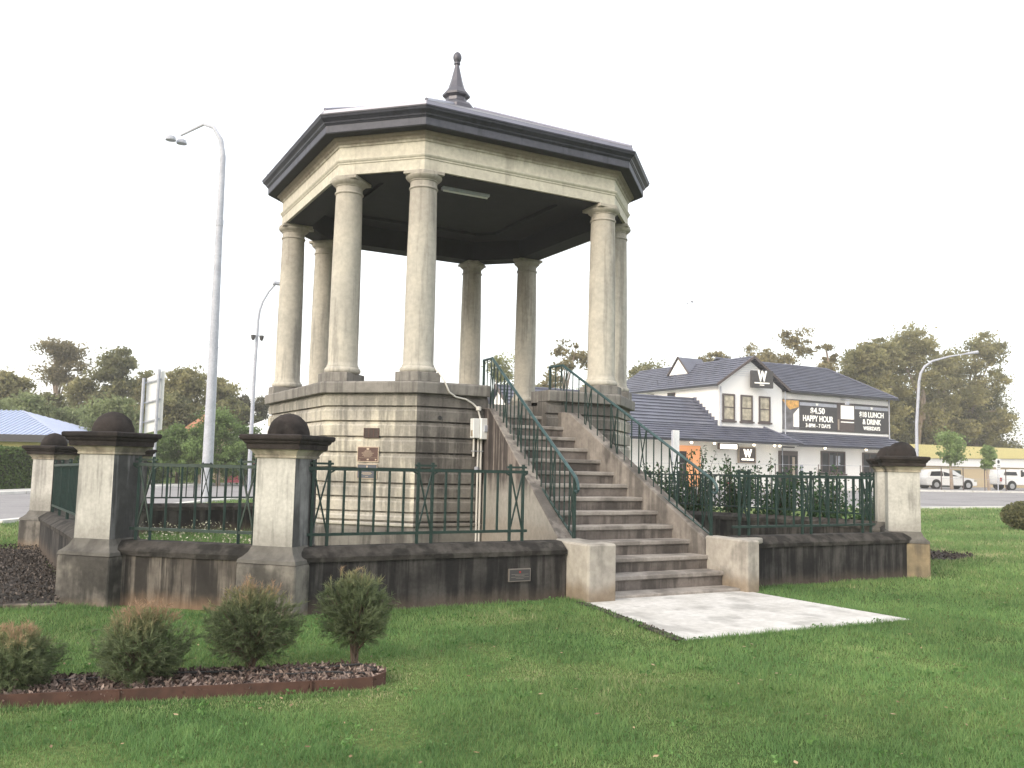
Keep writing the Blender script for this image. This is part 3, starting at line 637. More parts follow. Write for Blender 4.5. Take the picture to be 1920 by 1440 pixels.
q.add([(-3.96, 11.90, 2.16), (-3.52, 11.66, 2.28), (-3.52, 11.66, 3.98), (-3.96, 11.90, 3.72), (-3.955, 11.92, 2.16), (-3.515, 11.68, 2.28), (-3.515, 11.68, 3.98), (-3.955, 11.92, 3.72)], [(0, 1, 2, 3), (7, 6, 5, 4), (0, 4, 5, 1), (1, 5, 6, 2), (2, 6, 7, 3), (3, 7, 4, 0)])
q.build('sign_panel', m_whitep, t)
for z in (2.5, 3.05, 3.62):
    q = MB(); q.bar((-4.06, 11.90, z-.05), (-3.60, 11.65, z+.09), .035); q.build('bracket', m_galv, t)
# small white marker posts on the far verge
for i, (x, y, h, l) in enumerate([(4.6, 33.6, .75, 'thin white marker post under the willow bush'), (6.0, 34.4, .8, 'thin white marker post close behind the curved lamp')]):
    q = MB(); z0 = zg(x, y); q.box(x-.05, x+.05, y-.03, y+.03, z0+.1, z0+.1+h); tag(q.build('marker_post', m_whitep), l, 'post', 'white marker posts')

# ---------------------------------------------------------------- hotel
GZ = .25
def tiled(mb, p0, p1, p2, p3, row=.36, lift=.075):
    """p0,p1 on the eave, p3,p2 on the ridge (above p0,p1): rows of lapped tiles"""
    p0, p1, p2, p3 = map(Vector, (p0, p1, p2, p3)); n = (p1-p0).cross(p3-p0).normalized(); n = n if n.z > 0 else -n
    L = max((p3-p0).length, (p2-p1).length); k = max(2, int(L/row))
    for i in range(k):
        a, b = i/k, (i+1)/k
        q = [p0.lerp(p3, a), p1.lerp(p2, a), p1.lerp(p2, b), p0.lerp(p3, b)]
        up = [q[0]+n*lift, q[1]+n*lift, q[2]+n*.004, q[3]+n*.004]
        mb.add(up+[q[0]-n*.02, q[1]-n*.02], [(0, 1, 2, 3), (4, 5, 1, 0)])
t = wthing('hotel', 'white two storey hotel with slate blue tiled roofs across the road', 'building', (42, 36, GZ))
q = MB(); q.prism([(35.6, 32.7), (41.7, 32.7), (41.7, 46), (35.6, 46)], 3.3, 7.4); q.prism_y([(35.6, 7.4), (41.7, 7.4), (38.65, 9.27)], 32.70, 32.9); q.build('gable_wing_wall', m_white, t)
q = MB(); q.box(41.705, 53.4, 33.0, 40.6, 3.3, 7.3); q.build('upper_wall', m_white, t)
q = MB(); q.box(19.6, 53.4, 32.3, 40.5, -.1, 3.299); q.build('ground_floor_wall', m_white, t)
q = MB(); q.prism_x([(32.31, 3.3), (38.2, 3.3), (35.3, 6.3)], 19.6, 19.8); q.build('gable_end', m_white, t)
q = MB(); q.box(41.72, 53.42, 32.86, 32.998, 6.80, 7.18); q.build('white_band', m_white, t)
q = MB(); q.box(41.72, 53.42, 32.86, 32.998, 4.36, 4.52); q.build('white_band', m_white, t)
# roofs
q = MB(); tiled(q, (35.2, 46.0, 7.40), (35.2, 32.35, 7.40), (38.65, 32.35, 9.55), (38.65, 46.0, 9.55)); q.add([(35.2, 46, 7.4), (38.65, 46, 9.55), (38.65, 49, 7.9), (35.2, 49.5, 7.3)], [(0, 1, 2, 3)])
tiled(q, (42.1, 32.35, 7.40), (42.1, 36.6, 7.40), (38.65, 36.6, 9.55), (38.65, 32.35, 9.55))
q.build('roof_tiles', m_tile, t, kind='stuff')
q = MB(); tiled(q, (42.0, 32.35, 7.36), (53.85, 32.35, 7.36), (50.6, 36.5, 9.85), (38.7, 36.5, 9.85)); tiled(q, (53.85, 32.35, 7.36), (53.85, 41.0, 7.36), (50.6, 36.8, 9.85), (50.6, 36.5, 9.85)); q.add([(38.7, 36.52, 9.84), (50.6, 36.52, 9.84), (53.85, 41, 7.36), (38.7, 41, 7.36)], [(0, 1, 2, 3)])
q.build('roof_tiles', m_tile, t, kind='stuff')
q = MB(); tiled(q, (19.3, 30.7, 3.42), (41.5, 30.7, 3.42), (39.9, 32.75, 4.55), (19.3, 32.75, 4.55)); tiled(q, (19.3, 32.75, 4.55), (35.58, 32.75, 4.55), (35.58, 35.3, 6.5), (19.3, 35.3, 6.5)); tiled(q, (41.5, 30.7, 3.42), (41.5, 32.9, 3.42), (39.9, 32.75, 4.55), (39.9, 32.74, 4.55))
q.add([(19.3, 35.3, 6.5), (35.58, 35.3, 6.5), (35.58, 38.4, 4.2), (19.3, 38.4, 4.2)], [(0, 1, 2, 3)]); q.build('roof_tiles', m_tile, t, kind='stuff')
q = MB(); tiled(q, (41.45, 31.2, 3.36), (54.6, 31.2, 3.36), (53.2, 32.95, 4.35), (40.2, 32.95, 4.35)); tiled(q, (54.6, 31.2, 3.36), (54.6, 40, 3.36), (53.4, 40, 4.35), (53.2, 32.95, 4.35)); q.build('roof_tiles', m_tile, t, kind='stuff')
q = MB(); q.bar((35.15, 49, 7.36), (35.15, 32.3, 7.36), .12, .14); q.build('gutter', m_tiled, t)
for a, b in (((42.1, 32.28, 7.30), (53.95, 32.28, 7.30)), ((19.3, 30.63, 3.37), (41.6, 30.63, 3.37)), ((41.6, 31.13, 3.31), (54.65, 31.13, 3.31))):
    q = MB(); q.bar(a, b, .13, .13); q.build('gutter', m_tiled, t)
for a, b in (((35.15, 32.33, 7.36), (38.65, 32.33, 9.58)), ((42.2, 32.33, 7.33), (38.65, 32.33, 9.58)), ((19.3, 30.7, 3.42), (19.3, 32.75, 4.58)), ((19.3, 32.75, 4.58), (19.3, 35.3, 6.55))):
    q = MB(); q.bar(a, b, .09, .17); q.build('barge_board', m_brown, t)
for a, b in (((38.65, 32.3, 9.58), (38.65, 46, 9.58)), ((38.7, 36.5, 9.88), (50.6, 36.5, 9.88)), ((50.6, 36.5, 9.88), (53.9, 32.33, 7.40)), ((19.3, 35.3, 6.54), (35.6, 35.3, 6.54)), ((39.9, 32.75, 4.59), (41.55, 30.68, 3.47))):
    q = MB(); q.tube([a, b], .09, 6); q.build('ridge_cap', m_tile, t)
q = MB(); q.box(19.8, 41.6, 31.0, 32.29, 3.30, 3.33); q.build('soffit', m_white, t)
q = MB(); q.box(41.6, 54.4, 31.3, 32.29, 3.26, 3.29); q.build('soffit', m_white, t)
q = MB(); q.box(35.25, 35.6, 32.8, 46, 7.28, 7.32); q.build('soffit', m_white, t)
for i in range(8):
    y = 35.3-i*.32; z = 6.5-(35.3-y)*.765; q = MB(); q.box(35.53, 35.60, y-.32, y, z-.25, z+.16); q.build('stepped_flashing', m_tile, t)
# gablet
q = MB(); q.add([(37.3, 37.9, 8.72), (37.3, 40.3, 8.72), (37.3, 39.1, 10.0)], [(0, 1, 2)]); q.add([(37.2, 37.8, 8.70), (37.2, 39.1, 10.1), (39.6, 39.1, 10.1), (39.3, 37.8, 8.70)], [(0, 1, 2, 3)]); q.add([(37.2, 40.4, 8.70), (37.2, 39.1, 10.1), (39.6, 39.1, 10.1), (39.3, 40.4, 8.70)], [(3, 2, 1, 0)])
q.cm = 0; gb = q.build('gablet_roof', m_tile, t)
q = MB(); q.prism_x([(38.0, 8.74), (40.2, 8.74), (39.1, 9.93)], 37.24, 37.29); q.build('gablet_face', m_white, gb)
q = MB(); q.bar((37.18, 37.8, 8.7), (37.18, 39.1, 10.1), .07, .1); q.bar((37.18, 40.4, 8.7), (37.18, 39.1, 10.1), .07, .1); q.build('barge_board', m_brown, gb)
for y, z in ((45.2, 7.75), (40.1, 7.9), (38.0, 8.2)):
    q = MB(); q.tube([(36.0, y, z-.3), (36.0, y, z+.35)], .05, 8); q.build('vent_pipe', m_tile, t)
q = MB()
for k in range(7): q.box(36.9+k*.22, 40.4-k*.22, 32.685, 32.699, 8.2+k*.15, 8.215+k*.15)
q.build('weatherboard_line', m_galv, t, kind='stuff')
for x, y, za, zb in ((41.95, 32.62, 3.9, 7.3), (35.75, 32.6, 4.2, 7.3), (53.2, 32.6, 3.9, 7.3), (41.2, 32.2, .2, 3.3)):
    q = MB(); q.tube([(x, y, za), (x, y, zb)], .045, 8); q.build('downpipe', m_galv, t)
# upper windows
def window(x0, x1, y, z0, z1, fm, gm, par, sill=True, mull=1, horiz=True):
    q = MB(); b = .11
    q.box(x0, x0+b, y-.08, y+.02, z0, z1); q.box(x1-b, x1, y-.08, y+.02, z0, z1); q.box(x0+b, x1-b, y-.08, y+.02, z1-b, z1); q.box(x0+b, x1-b, y-.08, y+.02, z0, z0+b)
    f = q.build('window', fm, par)
    if horiz: q = MB(); q.box(x0+b, x1-b, y-.06, y+.0, (z0+z1)/2-.035, (z0+z1)/2+.035); q.build('sash_bar', fm, f)
    for k in range(mull-1 if mull > 1 else 0):
        xm = x0+(x1-x0)*(k+1)/mull; q = MB(); q.box(xm-.05, xm+.05, y-.065, y-.001, z0+b, z1-b); q.build('mullion', fm, f)
    q = MB(); q.box(x0+b, x1-b, y-.03, y-.02, z0+b, z1-b); q.build('pane', gm, f)
    if sill: q = MB(); q.box(x0-.08, x1+.08, y-.16, y+.02, z0-.12, z0-.002); q.build('sill', fm, f)
    return f
for a, b in ((35.98, 37.1), (37.66, 38.78), (39.4, 40.5)): window(a, b, 32.7, 4.93, 6.82, m_brown, m_glassw, t)
for y in (37.4, 40.0):
    q = MB(); q.box(35.55, 35.599, y, y+.9, 6.0, 7.15); q.build('side_window', m_brown, t)
    q = MB(); q.box(35.53, 35.549, y+.1, y+.8, 6.1, 7.05); q.build('side_pane', m_glassd, t)
# ground floor openings
q = MB(); q.box(31.55, 33.65, 32.26, 32.299, GZ, 3.05); ent = q.build('entry_recess', m_orange, t)
q = MB(); q.box(31.55, 32.4, 32.22, 32.258, GZ, 2.66); q.build('doorway', m_glassd, ent)
q = MB(); q.box(40.9, 42.75, 32.2, 32.299, GZ, 2.93); dr = q.build('door', m_brown, t)
q = MB(); q.box(41.05, 41.75, 32.17, 32.199, .5, 2.6); q.build('pane', m_glassd, dr)
q = MB(); q.box(41.95, 42.6, 32.17, 32.199, .5, 2.6); q.build('pane', m_glassd, dr)
q = MB(); q.box(42.15, 42.4, 32.155, 32.168, .7, 2.5); q.build('door_poster', m_brass, dr)
window(45.17, 47.75, 32.3, 1.36, 3.02, m_brown, m_glassd, t, True, 3, False)
q = MB(); q.box(46.0, 46.45, 32.25, 32.262, 1.9, 2.75); q.build('window_poster', m_plaqg, t)
q = MB(); q.box(46.75, 47.2, 32.25, 32.262, 2.0, 2.7); q.build('window_poster', m_galv, t)
window(49.65, 52.1, 32.3, 1.36, 3.02, m_brown, m_glassd, t, True, 3, False)
q = MB(); q.box(43.05, 43.3, 32.24, 32.299, 1.45, 1.95); q.build('letter_box', m_galv, t)
for x in (32.3, 34.3, 37.9, 39.85, 40.35, 44.9, 49.3, 51.4):
    q = MB(); y = 31.6; zz = 3.30 if x < 41.6 else 3.26; q.lathe([(.06, zz-.13), (.09, zz-.08), (.09, zz-.002)], (x, y), 10); q.build('downlight', m_lamp, t)
q = MB(); q.box(40.35, 41.4, 31.2, 31.4, 3.12, 3.22); q.build('heater', m_tiled, t)
q = MB(); q.box(48.0, 48.25, 32.2, 32.85, 7.0, 7.05); q.box(47.9, 48.15, 32.15, 32.35, 6.6, 6.85); q.build('security_light', m_galv, t)
q = MB(); q.box(29.8, 30.25, 30.35, 30.5, .15, 3.95); tag(q.build('white_post', m_whitep), 'broad white post in front of the hotel awning left of the orange entrance', 'post')
q = MB(); q.tube([(29.55, 30.2, .15), (29.55, 30.2, 3.9)], .06, 8); tag(q.build('steel_post', m_galv), 'thin grey steel post beside the white awning post', 'post')
# signs
def text(s, size, loc, mat, par, name, wide=None, bold=.02, rz=0):
    cu = bpy.data.curves.new('txt', 'FONT'); cu.body = s; cu.size = size; cu.align_x = 'CENTER'; cu.align_y = 'CENTER'; cu.extrude = .012; cu.offset = bold*size
    o = bpy.data.objects.new('tmp', cu); COL.objects.link(o); bpy.context.view_layer.update()
    me = bpy.data.meshes.new_from_object(o.evaluated_get(bpy.context.evaluated_depsgraph_get())); bpy.data.objects.remove(o)
    w_ = max(v.co.x for v in me.vertices)-min(v.co.x for v in me.vertices); sx = (wide/w_) if wide else 1
    me.transform(Matrix.Rotation(math.radians(90), 4, 'X')@Matrix.Diagonal((sx, 1, 1, 1))); me.materials.clear(); me.materials.append(mat)
    r = bpy.data.objects.new(name, me); COL.objects.link(r); r.parent = par; r.location = Vector(loc)-Vector(par.location) if par.get('_w') else loc; return r
s_ = wthing('banner_sign', 'wide charcoal banner on the hotel reading $4.50 HAPPY HOUR ', 'sign', (44.5, 32.85, 4.55), 'banners on the hotel upper wall')
q = MB(); q.box(43.55, 47.55, 32.80, 32.858, 4.56, 6.76); q.build('panel', m_sign, s_)
q = MB(); q.box(43.6, 47.5, 32.79, 32.799, 6.38, 6.62); q.build('grey_stripe', m_galv, s_)
q = MB(); q.box(41.72, 43.54, 32.80, 32.858, 4.56, 6.76); q.build('picture_panel', plain('beer_picture', (.20, .19, .20), .5, var=.5, scale=1.6), s_)
q = MB(); q.prism_y([(41.8, 6.7), (43.5, 6.7), (43.5, 6.25), (42.6, 6.0)], 32.79, 32.799); q.build('orange_print', plain('orange_print', (.75, .42, .12), .5, var=.4, scale=5), s_)
q = MB(); q.prism_y([(43.52, 6.2), (43.52, 4.75), (42.95, 4.75), (42.95, 5.7)], 32.788, 32.797); q.build('white_print', m_letw, s_)
text('$4.50', .62, (45.45, 32.79, 6.02), m_letw, s_, 'lettering', 1.5); text('HAPPY HOUR', .62, (45.5, 32.79, 5.42), m_letw, s_, 'lettering', 3.2); text('3-8PM - 7 DAYS', .40, (45.5, 32.79, 4.90), m_letw, s_, 'lettering', 2.6)
text('W', .30, (45.4, 32.785, 6.5), m_letw, s_, 'lettering', .26)
s_ = wthing('banner_sign', 'wide charcoal banner on the hotel reading $18 LUNCH & DRINK WEEKDAYS', 'sign', (51.2, 32.85, 4.55), 'banners on the hotel upper wall')
q = MB(); q.box(49.45, 53.35, 32.80, 32.858, 4.56, 6.76); q.build('panel', m_sign, s_)
q = MB(); q.box(49.5, 53.3, 32.79, 32.799, 6.38, 6.62); q.build('grey_stripe', m_galv, s_)
q = MB(); q.box(47.56, 49.44, 32.80, 32.858, 4.56, 6.76); q.build('picture_panel', m_brown, s_)
q = MB(); q.box(47.95, 49.4, 32.79, 32.799, 5.55, 6.6); q.build('pale_print', m_letw, s_)
q = MB(); q.box(47.95, 49.4, 32.79, 32.799, 5.28, 5.36); q.build('pale_print', m_letw, s_)
q = MB(); q.box(47.62, 47.78, 32.79, 32.799, 4.7, 5.5); q.build('pale_print', m_brass, s_)
text('$18 LUNCH', .58, (51.4, 32.79, 5.98), m_letw, s_, 'lettering', 2.75); text('& DRINK', .58, (51.4, 32.79, 5.42), m_letw, s_, 'lettering', 2.1); text('WEEKDAYS', .40, (51.4, 32.79, 4.92), m_letw, s_, 'lettering', 1.9)
text('W', .30, (51.4, 32.785, 6.5), m_letw, s_, 'lettering', .26)
s_ = thing('hanging_sign', 'square charcoal sign with a big white W on the hotel gable', 'sign', (39.2, 32.1, 7.35)); s_.rotation_euler = (0, 0, -.22)
q = MB(); q.box(-.92, .80, -.13, .13, 0, 1.22); q.build('sign_box', m_sign, s_, bevel=.01)
q = MB(); q.box(-.3, .3, .13, .60, .5, .6); q.build('bracket', m_tiled, s_)
text('W', 1.0, (-.10, -.145, .80), m_letw, s_, 'lettering', .74, .05)
q = MB(); q.box(-.72, .48, -.145, -.131, .30, .385); q.build('lettering_line', m_letw, s_)
q = MB(); q.box(-.30, .06, -.145, -.131, .17, .23); q.build('lettering_line', m_letw, s_)
s_ = thing('wall_sign', 'lit dark square sign with a glowing W beside the hotel door', 'sign', (37.8, 32.25, 1.95))
q = MB(); q.box(-.82, .82, -.10, .0, 0, 1.16); q.build('frame', m_brass, s_)
q = MB(); q.box(-.72, .72, -.12, -.101, .08, 1.08); q.build('face', m_brown, s_)
text('W', .72, (0, -.13, .68), m_lit, s_, 'lettering', .78, .05)
q = MB(); q.box(-.56, .56, -.135, -.121, .22, .33); q.build('lettering_line', m_lit, s_)
s_ = thing('light_box', 'white lit light box hanging under the hotel awning right of the orange entrance', 'sign', (35.5, 31.6, 2.86))
q = MB(); q.box(-.85, .85, -.1, .1, 0, .40); q.build('case', m_brown, s_)
q = MB(); q.box(-.78, .74, -.115, -.101, .04, .36); q.build('lit_panel', m_lit, s_)
q = MB(); q.box(-.85, .85, -.03, .03, .401, .46); q.build('hanger', m_tiled, s_)

# ---------------------------------------------------------------- wire fence, cars, yellow building on the right
t = wthing('wire_fence', 'low wire fence with dark steel posts running along the far footpath', 'fence', (55, 26.5, .2))
FP = [(27, 30.9+.35), (34, 29.4), (42.6, 27.7), (90, 17.4)]
def fpt(x):
    for a, b in zip(FP[:-1], FP[1:]):
        if a[0] <= x <= b[0]: s = (x-a[0])/(b[0]-a[0]); return a[1]*(1-s)+b[1]*s
x = 27.2
while x < 78:
    y = fpt(x); z = zg(x, y); q = MB(); q.tube([(x, y, z), (x, y, z+1.72)], .035, 6); q.build('post', m_brown, t); x += 3.3 if x < 50 else 1.85
for h in (1.68, .95):
    for a, b in zip(FP[:-1], FP[1:]):
        q = MB(); q.tube([(a[0], a[1], zg(*a)+h), (b[0], b[1], zg(*b)+h)], .012, 4); q.build('wire', m_galv, t)
t = wthing('parking_sign', 'small white no parking sign on a thin pole between the two cars', 'sign', (54.8, 26.7, .2))
q = MB(); q.tube([(56.6, 25.9, .25), (56.6, 25.9, 2.6)], .035, 8); q.build('pole', m_galv, t)
q = MB(); q.box(56.36, 56.84, 25.83, 25.86, 1.95, 2.72); q.build('sign_plate', m_whitep, t)
q = MB(); q.lathe([(.11, 0), (.14, 0), (.14, .008), (.11, .008)], (0, 0), 16); q.v = [(56.6+v[0], 25.828-v[2], 2.5+v[1]) for v in q.v]; q.build('printed_ring', m_sign, t)
for z in (2.05, 2.18): q = MB(); q.box(56.45, 56.75, 25.82, 25.829, z, z+.05); q.build('printed_bar', m_sign, t)
def car(name, label, loc, rz, body, cab, glass, wheels, group):
    t = thing(name, label, 'car', loc, group, rz); W = .90
    q = MB(); q.prism_y(body, -W, W); q.build('body', m_car, t, bevel=.05, smooth=True)
    q = MB(); n = len(cab); q.add([(x, -W*.95 if z < 1.1 else -W*.76, z) for x, z in cab]+[(x, W*.95 if z < 1.1 else W*.76, z) for x, z in cab], [tuple(range(n)), tuple(range(n, 2*n))[::-1]]+[(i, n+i, n+(i+1) % n, (i+1) % n) for i in range(n)])
    q.build('cabin', m_car, t, bevel=.03, smooth=True)
    for g_ in glass:
        for s in (-1, 1):
            q = MB(); vs = []
            for x, z in g_:
                y = W*.95+(W*.76-W*.95)*((z-.98)/(1.55-.98)); vs += [(x, s*(y+.004), z)]
            vs += [(x, v[1]-s*.03, z) for (x, z), v in zip(g_, vs)]; n = len(g_); q.add(vs, [tuple(range(n)), tuple(range(n, 2*n))[::-1]]+[(i, n+i, n+(i+1) % n, (i+1) % n) for i in range(n)])
            q.build('side_window', m_glassd, t)
    for x in wheels:
        for s in (-1, 1):
            q = MB(); q.tube([(x, s*.915, .40), (x, s*.60, .40)], .42, 20); q.build('wheel_arch', m_black, t)
            q = MB(); q.tube([(x, s*.93, .35), (x, s*.68, .35)], .35, 20); wl = q.build('wheel', m_rubber, t)
            q = MB(); q.tube([(x, s*.945, .35), (x, s*.92, .35)], .22, 12); q.build('rim', m_alu, wl)
    return t
suv = car('parked_car', 'white station wagon parked behind the wire fence, half hidden by the right pillar', (61.9, 34.0, .25), math.radians(-20),
    [(-2.3, .35), (-2.35, .95), (-2.2, 1.05), (1.0, 1.0), (1.75, .93), (2.2, .80), (2.33, .55), (2.3, .30), (-2.2, .28)],
    [(-2.28, .98), (-2.12, 1.35), (-1.85, 1.60), (-.3, 1.68), (.35, 1.58), (1.2, 1.02)],
    [[(-1.95, 1.08), (-1.75, 1.45), (-.75, 1.50), (-.75, 1.08)], [(-.68, 1.08), (-.68, 1.50), (.15, 1.48), (.85, 1.08)]], (-1.45, 1.45), 'white cars behind the wire fence')
q = MB(); q.add([(1.16, -.72, 1.06), (1.16, .72, 1.06), (.42, .62, 1.56), (.42, -.62, 1.56), (1.12, -.72, 1.03), (1.12, .72, 1.03), (.38, .62, 1.53), (.38, -.62, 1.53)], [(0, 1, 2, 3), (7, 6, 5, 4), (0, 4, 5, 1), (1, 5, 6, 2), (2, 6, 7, 3), (3, 7, 4, 0)]); q.build('windscreen', m_glassd, suv)
for s in (-1, 1): q = MB(); q.box(2.0, 2.34, s*.78-.13, s*.78+.13, .66, .80); q.build('headlight', m_glassw, suv)
q = MB(); q.box(2.2, 2.345, -.5, .5, .38, .62); q.build('grille', m_black, suv)
for s in (-1, 1): q = MB(); q.box(.75, .95, s*1.0-.1, s*1.0+.1, 1.02, 1.15); q.build('wing_mirror', m_car, suv)
ute = car('parked_utility', 'white utility with a white canopy at the right edge behind the wire fence', (68.5, 31.5, .25), math.radians(-20),
    [(-2.6, .55), (-2.6, 1.15), (2.5, 1.12), (2.7, .9), (2.7, .45), (2.6, .42), (-2.5, .45)],
    [(-2.58, 1.13), (-2.45, 1.72), (-.7, 1.75), (-.6, 1.80), (.7, 1.78), (1.45, 1.13)],
    [[(-2.2, 1.28), (-2.05, 1.6), (-1.0, 1.6), (-.95, 1.28)], [(-.45, 1.22), (-.45, 1.62), (.15, 1.62), (.15, 1.22)], [(.25, 1.22), (.25, 1.62), (.65, 1.6), (1.05, 1.22)]], (-1.6, 1.6), 'white cars behind the wire fence')
q = MB(); q.box(-.57, -.53, -.865, .865, .5, 1.72); q.build('cab_gap', m_black, ute)
for s in (-1, 1): q = MB(); q.box(-2.62, -2.5, s*.84-.06, s*.84+.06, .75, 1.05); q.build('tail_light', m_red, ute)
t = wthing('long_building', 'long low yellow and white building behind the parked cars', 'building', (86, 42, .2))
m_yel = plain('yellow_parapet', (.66, .58, .26), .8, var=.05); m_bei = plain('beige_wall', (.55, .44, .28), .8, var=.06)
q = MB(); q.prism_y([(66.5, .1), (125, .1), (125, 2.4), (66.5, 2.25)], 41.0, 52); q.build('lower_wall', m_bei, t)
q = MB(); q.prism_y([(66.4, 2.26), (125.1, 2.41), (125.1, 3.6), (90, 3.35), (66.4, 2.9)], 40.8, 52); q.build('white_band', m_white, t)
q = MB(); q.prism_y([(66.3, 2.92), (90, 3.37), (125.2, 3.62), (125.2, 4.4), (66.3, 4.25)], 40.6, 52); q.build('parapet', m_yel, t)
q = MB(); q.box(70.2, 73.5, 40.6, 40.99, .2, 1.9); q.build('roller_door', plain('dark_green_door', (.02, .035, .025), .6), t)

# ---------------------------------------------------------------- house and roofs on the left
t = thing('house', 'low yellow house with pale blue corrugated roof behind the clipped hedge at far left', 'house', (-5.2, 43.2, -.1)); t.rotation_euler = (0, 0, math.radians(151.5))
# local: +x runs left in the picture, +y towards the viewer is negative
m_blue = plain('pale_blue_roof_sheet', (.42, .48, .64), .4, .1, .06, 2)
q = MB(); q.box(.6, 17, -9.4, -.6, 0, 2.35); q.build('wall', m_yel, t)
ap, bp = Vector((5, -5, 4.35)), Vector((12.5, -5, 4.35)); c4 = [Vector((0, 0, 2.72)), Vector((18, 0, 2.72)), Vector((18, -10, 2.72)), Vector((0, -10, 2.72))]
q = MB(); q.add([*c4, ap, bp], [(0, 1, 5, 4), (1, 2, 5), (2, 3, 4, 5), (3, 0, 4)]); rf = q.build('roof', m_blue, t)
q = MB()
for i in range(58):
    x = .15+i*.305
    s = 1.0 if 5 <= x <= 12.5 else (x/5 if x < 5 else (18-x)/5.5)
    q.bar((x, 0, 2.75), (x, -5*s, 2.75+1.63*s), .07, .05)
for i in range(32):
    y = -.15-i*.305; s = 1-abs(y+5)/5; q.bar((0, y, 2.75), (5*s, y, 2.75+1.63*s), .07, .05)
q.build('corrugation', m_blue, t, kind='stuff')
q = MB(); q.box(-.06, 18.06, -.0, .08, 2.30, 2.73); q.build('fascia', m_tiled, t)
q = MB(); q.box(-.08, -.0, -10, .0, 2.30, 2.73); q.build('fascia', m_tiled, t)
def cottage(name, label, loc, w_, d, hw_, hr, wm, rm, rz):
    t = thing(name, label, 'house', loc); t.rotation_euler = (0, 0, rz)
    q = MB(); q.box(-w_/2, w_/2, -d/2, d/2, 0, hw_); q.build('wall', wm, t)
    q = MB(); e = .4; q.add([(-w_/2-e, -d/2-e, hw_+.002), (w_/2+e, -d/2-e, hw_+.002), (w_/2+e, d/2+e, hw_+.002), (-w_/2-e, d/2+e, hw_+.002), (-w_*.12, 0, hr), (w_*.12, 0, hr)], [(0, 1, 5, 4), (1, 2, 5), (2, 3, 4, 5), (3, 0, 4), (3, 2, 1, 0)]); q.build('roof', rm, t)
    q = MB(); q.box(-w_*.1, w_*.1, -d/2-.03, -d/2, .9, 2.1); q.build('window', m_glassd, t)
m_terr = plain('terracotta_roof', (.36, .16, .09), .7); m_mar = plain('maroon_wall', (.22, .035, .06), .6)
cottage('house', 'brown tiled roof peeping over the bushy shrubs behind the thick lamp pole', (6.0, 57.6, -.1), 3.4, 5, 3.2, 5.2, m_bei, m_terr, .3)
cottage('shed', 'maroon shed with white roof behind the slim curved street lamp', (7.9, 46.3, -.1), 5.2, 4, 3.0, 4.25, m_mar, m_whitep, -.4)

# ---------------------------------------------------------------- foliage
m_leaf = {
 'o': leafmat('olive_leaves', (.125, .135, .055), (.43, .39, .20), trans=.55),
 'u': leafmat('grey_green_eucalypt_leaves', (.15, .14, .08), (.34, .29, .17), trans=.5),
 'd': leafmat('dark_olive_leaves', (.085, .10, .045), (.30, .29, .14), trans=.5),
 'c': leafmat('conifer_needles', (.04, .05, .028), (.13, .115, .06), trans=.1),
 'g': leafmat('soft_green_leaves', (.125, .165, .07), (.34, .38, .19), trans=.5),
 'w': leafmat('willow_like_leaves', (.07, .12, .035), (.26, .36, .14), trans=.45),
 'l': leafmat('lime_olive_leaves', (.15, .17, .05), (.36, .36, .15), trans=.45),
 's': leafmat('sparse_eucalypt_leaves', (.16, .145, .075), (.36, .31, .17), trans=.45),
 'y': leafmat('fresh_green_leaves', (.14, .22, .07), (.33, .43, .18), trans=.45)}
def leaf_quads(P, size, rg, stretch=1.0):
    n = len(P); a = rg.normal(size=(n, 3)); a /= np.linalg.norm(a, axis=1)[:, None]; b = rg.normal(size=(n, 3)); b -= (a*b).sum(1)[:, None]*a; b /= np.linalg.norm(b, axis=1)[:, None]
    s = (size*(.6+.8*rg.random(n)))[:, None]; a = a*s*.5*stretch; b = b*s*.35
    return np.stack([P-a, P+b, P+a, P-b], 1).reshape(-1, 3)
KIND = {'o': ('olive', 'spreading'), 'u': ('grey green', 'umbrella'), 'd': ('dark', 'dense'), 'c': ('dark', 'pointed'), 'g': ('soft green', 'rounded'), 'w': ('bright green', 'bushy'), 'l': ('pale lime', 'light'), 's': ('sparse', 'open'), 'y': ('fresh green', 'small')}
